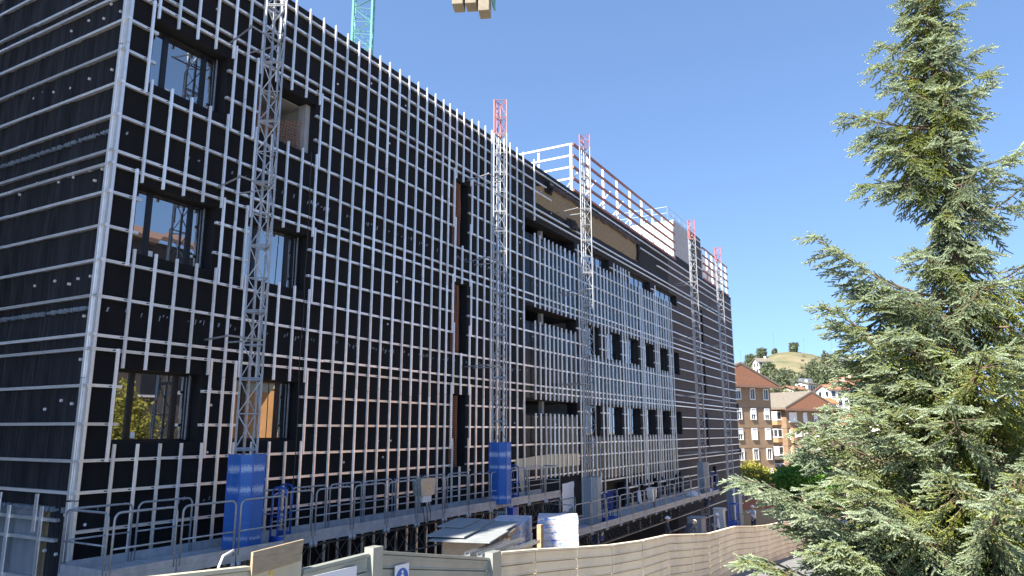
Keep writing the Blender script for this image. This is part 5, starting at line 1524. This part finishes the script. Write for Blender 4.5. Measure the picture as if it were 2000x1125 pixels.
cottage(1648, 138, 7.5, 5.8, 4.5, 1.8, -.35, YL, OR, 'yellow house with broad orange roof right of the brick house', 4)
cottage(1725, 142, 7.5, 5.8, 5.4, 1.5, -.35, WW, OR, 'white house with orange roof glimpsed through the spruce', 4)
cottage(1800, 128, 8.2, 5.8, 6.5, 1.5, -.3, WW, OR, 'pale house with orange roof behind the spruce trunk', 4)
# teal sports fence wall on the slope
p = spot(1560, 205)
b = MB(); b.box((-6, -.15, -1), (6, .15, 1.6)); b.box((-6, -.16, 1.6), (6, .16, 1.75)); b.box((2.5, .16, -1), (6.2, 4, 2.4))
o = b.build('retaining_wall', M['shield_grey'], None, (p.x, p.y, hz(1560, 205)), (0, 0, -.75)); tag(o, 'grey green retaining wall below the dry hill', 'wall')
for i, (u, d, h, lab) in enumerate(((1583, 298, 6.5, 'mast with crossbar just right of the hilltop tree'), (1638, 285, 9, 'lattice pylon on the right slope of the hill'), (1523, 290, 9, 'thin pole left of the hilltop'), (1455, 280, 8, 'thin pole at the hill foot beside the facade'))):
    p = spot(u, d); z = hz(u, d)
    b = MB()
    for s_ in (-1, 1): b.tube([(s_ * .3, 0, 0), (s_ * .05, 0, h)], .03, 4)
    for k in range(6): b.tube([(-.3 + .04 * k, 0, h * k / 6), (.3 - .04 * k - .04, 0, h * (k + 1) / 6)], .02, 4)
    for zz_ in (.82, .93): b.tube([(-.8, 0, h * zz_), (.8, 0, h * zz_)], .03, 4)
    o = b.build('power_pylon', M['steel_dark'], None, (p.x, p.y, z)); tag(o, lab, 'pylon')

# white apartment block behind the spruce on the right
e = empty('apartment_block', (72, -34, -9.1), -.05, 'white apartment block half hidden behind the spruce at right edge', 'building')
b = MB(); b.box((0, -6, 0), (16, 9.2, 17.4)); b.build('wall', WW, e)
b = MB(); b.box((-.5, -6.5, 17.4), (16.5, 9.7, 18.3)); b.build('roof', M['soffit'], e)
for f in range(5):
    b = MB(); b.box((-1.3, 1, 1.2 + f * 3.3), (-.002, 9.3, 2.3 + f * 3.3)); b.build('balcony', WW, e)
    for y in (-4.5, -2, 2.3, 4.8, 7.4):
        b = MB(); b.box((-.05, y - .6, 2.35 + f * 3.3), (-.002, y + .6, 3.9 + f * 3.3)); b.build('window', M['glass_far'], e)

# parked van and yellow skips glimpsed under the spruce
def skip(x, y, rz, label):
    e = empty('waste_skip', (x, y, zg(x) + .12), rz, label, 'skip', 'yellow skips on the pavement')
    b = MB(); b.hexa([(-.9, -.6, .12), (.9, -.6, .12), (.9, .6, .12), (-.9, .6, .12), (-1.3, -.75, 1.1), (1.3, -.75, 1.1), (1.3, .75, 1.1), (-1.3, .75, 1.1)]); b.build('body', M['yellow'], e)
    b = MB(); b.box((-1.36, -.8, 1.1), (1.36, -.7, 1.18)); b.box((-1.36, .7, 1.1), (1.36, .8, 1.18)); b.box((-1.36, -.7, 1.1), (-1.26, .7, 1.18)); b.box((1.26, -.7, 1.1), (1.36, .7, 1.18)); b.build('rim', M['yellow'], e)
    for y0 in (-.5, .5): b = MB(); b.box((-.7, y0 - .06, 0), (.7, y0 + .06, .12)); b.build('skid', M['steel_dark'], e)
skip(38.5, -14.1, .05, 'yellow skip on the pavement seen under the spruce, left one')
skip(42.0, -14.1, .02, 'yellow skip on the pavement seen under the spruce, right one')
b = MB(); b.tube([(31.0, -13.4, zg(31) + .1), (31.0, -13.4, 2.4)], [.09, .06], 10); b.tube([(31, -13.4, 2.4), (31.0, -12.7, 2.75), (31, -11.9, 2.8)], .04, 8); b.box((30.85, -12.1, 2.72), (31.15, -11.4, 2.84))
tag(b.build('street_lamp', M['white_plastic'], smooth=True), 'slim white street lamp post glimpsed through the spruce', 'street lamp')

# ---------------------------------------------------------------- the other side of the street (mirrored in the windows) and an unseen block added to shade the side wall
def block(name, x0, x1, y0, y1, zb, zt, wm, label, faces, floors, roofm=None, pitch=0, rz=0):
    e = empty(name, ((x0 + x1) / 2, (y0 + y1) / 2, zb), rz, label, 'building')
    W, Dp, Hh = x1 - x0, y1 - y0, zt - zb
    b = MB(); b.box((-W / 2, -Dp / 2, 0), (W / 2, Dp / 2, Hh)); b.build('wall', wm, e)
    b = MB()
    if pitch:
        for s_ in (-1, 1):
            b.hexa([(-W / 2 - .8, s_ * (Dp / 2 + .8), Hh), (W / 2 + .8, s_ * (Dp / 2 + .8), Hh), (W / 2 + .8, 0, Hh + pitch), (-W / 2 - .8, 0, Hh + pitch), (-W / 2 - .8, s_ * (Dp / 2 + .8), Hh + .3), (W / 2 + .8, s_ * (Dp / 2 + .8), Hh + .3), (W / 2 + .8, 0, Hh + pitch + .3), (-W / 2 - .8, 0, Hh + pitch + .3)])
    else: b.box((-W / 2 - .4, -Dp / 2 - .4, Hh), (W / 2 + .4, Dp / 2 + .4, Hh + .5))
    b.build('roof', roofm or M['cream'], e)
    for f in range(floors):
        z = Hh * (f + .55) / floors
        if '+y' in faces:
            k = int(W / 3.2)
            for i in range(k):
                x = -W / 2 + W * (i + .5) / k
                b = MB(); b.box((x - .6, Dp / 2 + .002, z - .75), (x + .6, Dp / 2 + .08, z + .75)); w_ = b.build('window', M['glass_far'], e)
                b = MB(); b.box((x - .7, Dp / 2 + .003, z - .9), (x + .7, Dp / 2 + .2, z - .76)); b.build('sill', M['shutter'], w_)
        if '+x' in faces:
            k = int(Dp / 3.2)
            for i in range(k):
                y = -Dp / 2 + Dp * (i + .5) / k
                b = MB(); b.box((W / 2 + .002, y - .6, z - .75), (W / 2 + .08, y + .6, z + .75)); b.build('window', M['glass_far'], e)
    return e
block('brick_block', 14, 35.5, -46, -30.5, -6.5, 12.6, M['brick_dark'], 'dark brick block across the street, mirrored in the windows', ('+y',), 5, M['soffit'], 3.0)
OB = block('orange_building', 30, 66, -40, -30, -8.5, 8.0, M['brick_orange'], 'orange brick building across the street, mirrored in the lowest windows', (), 1, M['cream'], 0, .42)
b = MB(); b.box((-18.1, 4.95, 11.7), (18.1, 5.12, 12.4)); b.build('string_course', M['cream'], OB)
block('shading_block', -14, 1.6, 1.0, 26, -3.5, 18.5, M['white_wall'], 'tall unseen block added left of the picture to shade the side wall', ('+x',), 6)  # out of view, added to keep sun off the side wall
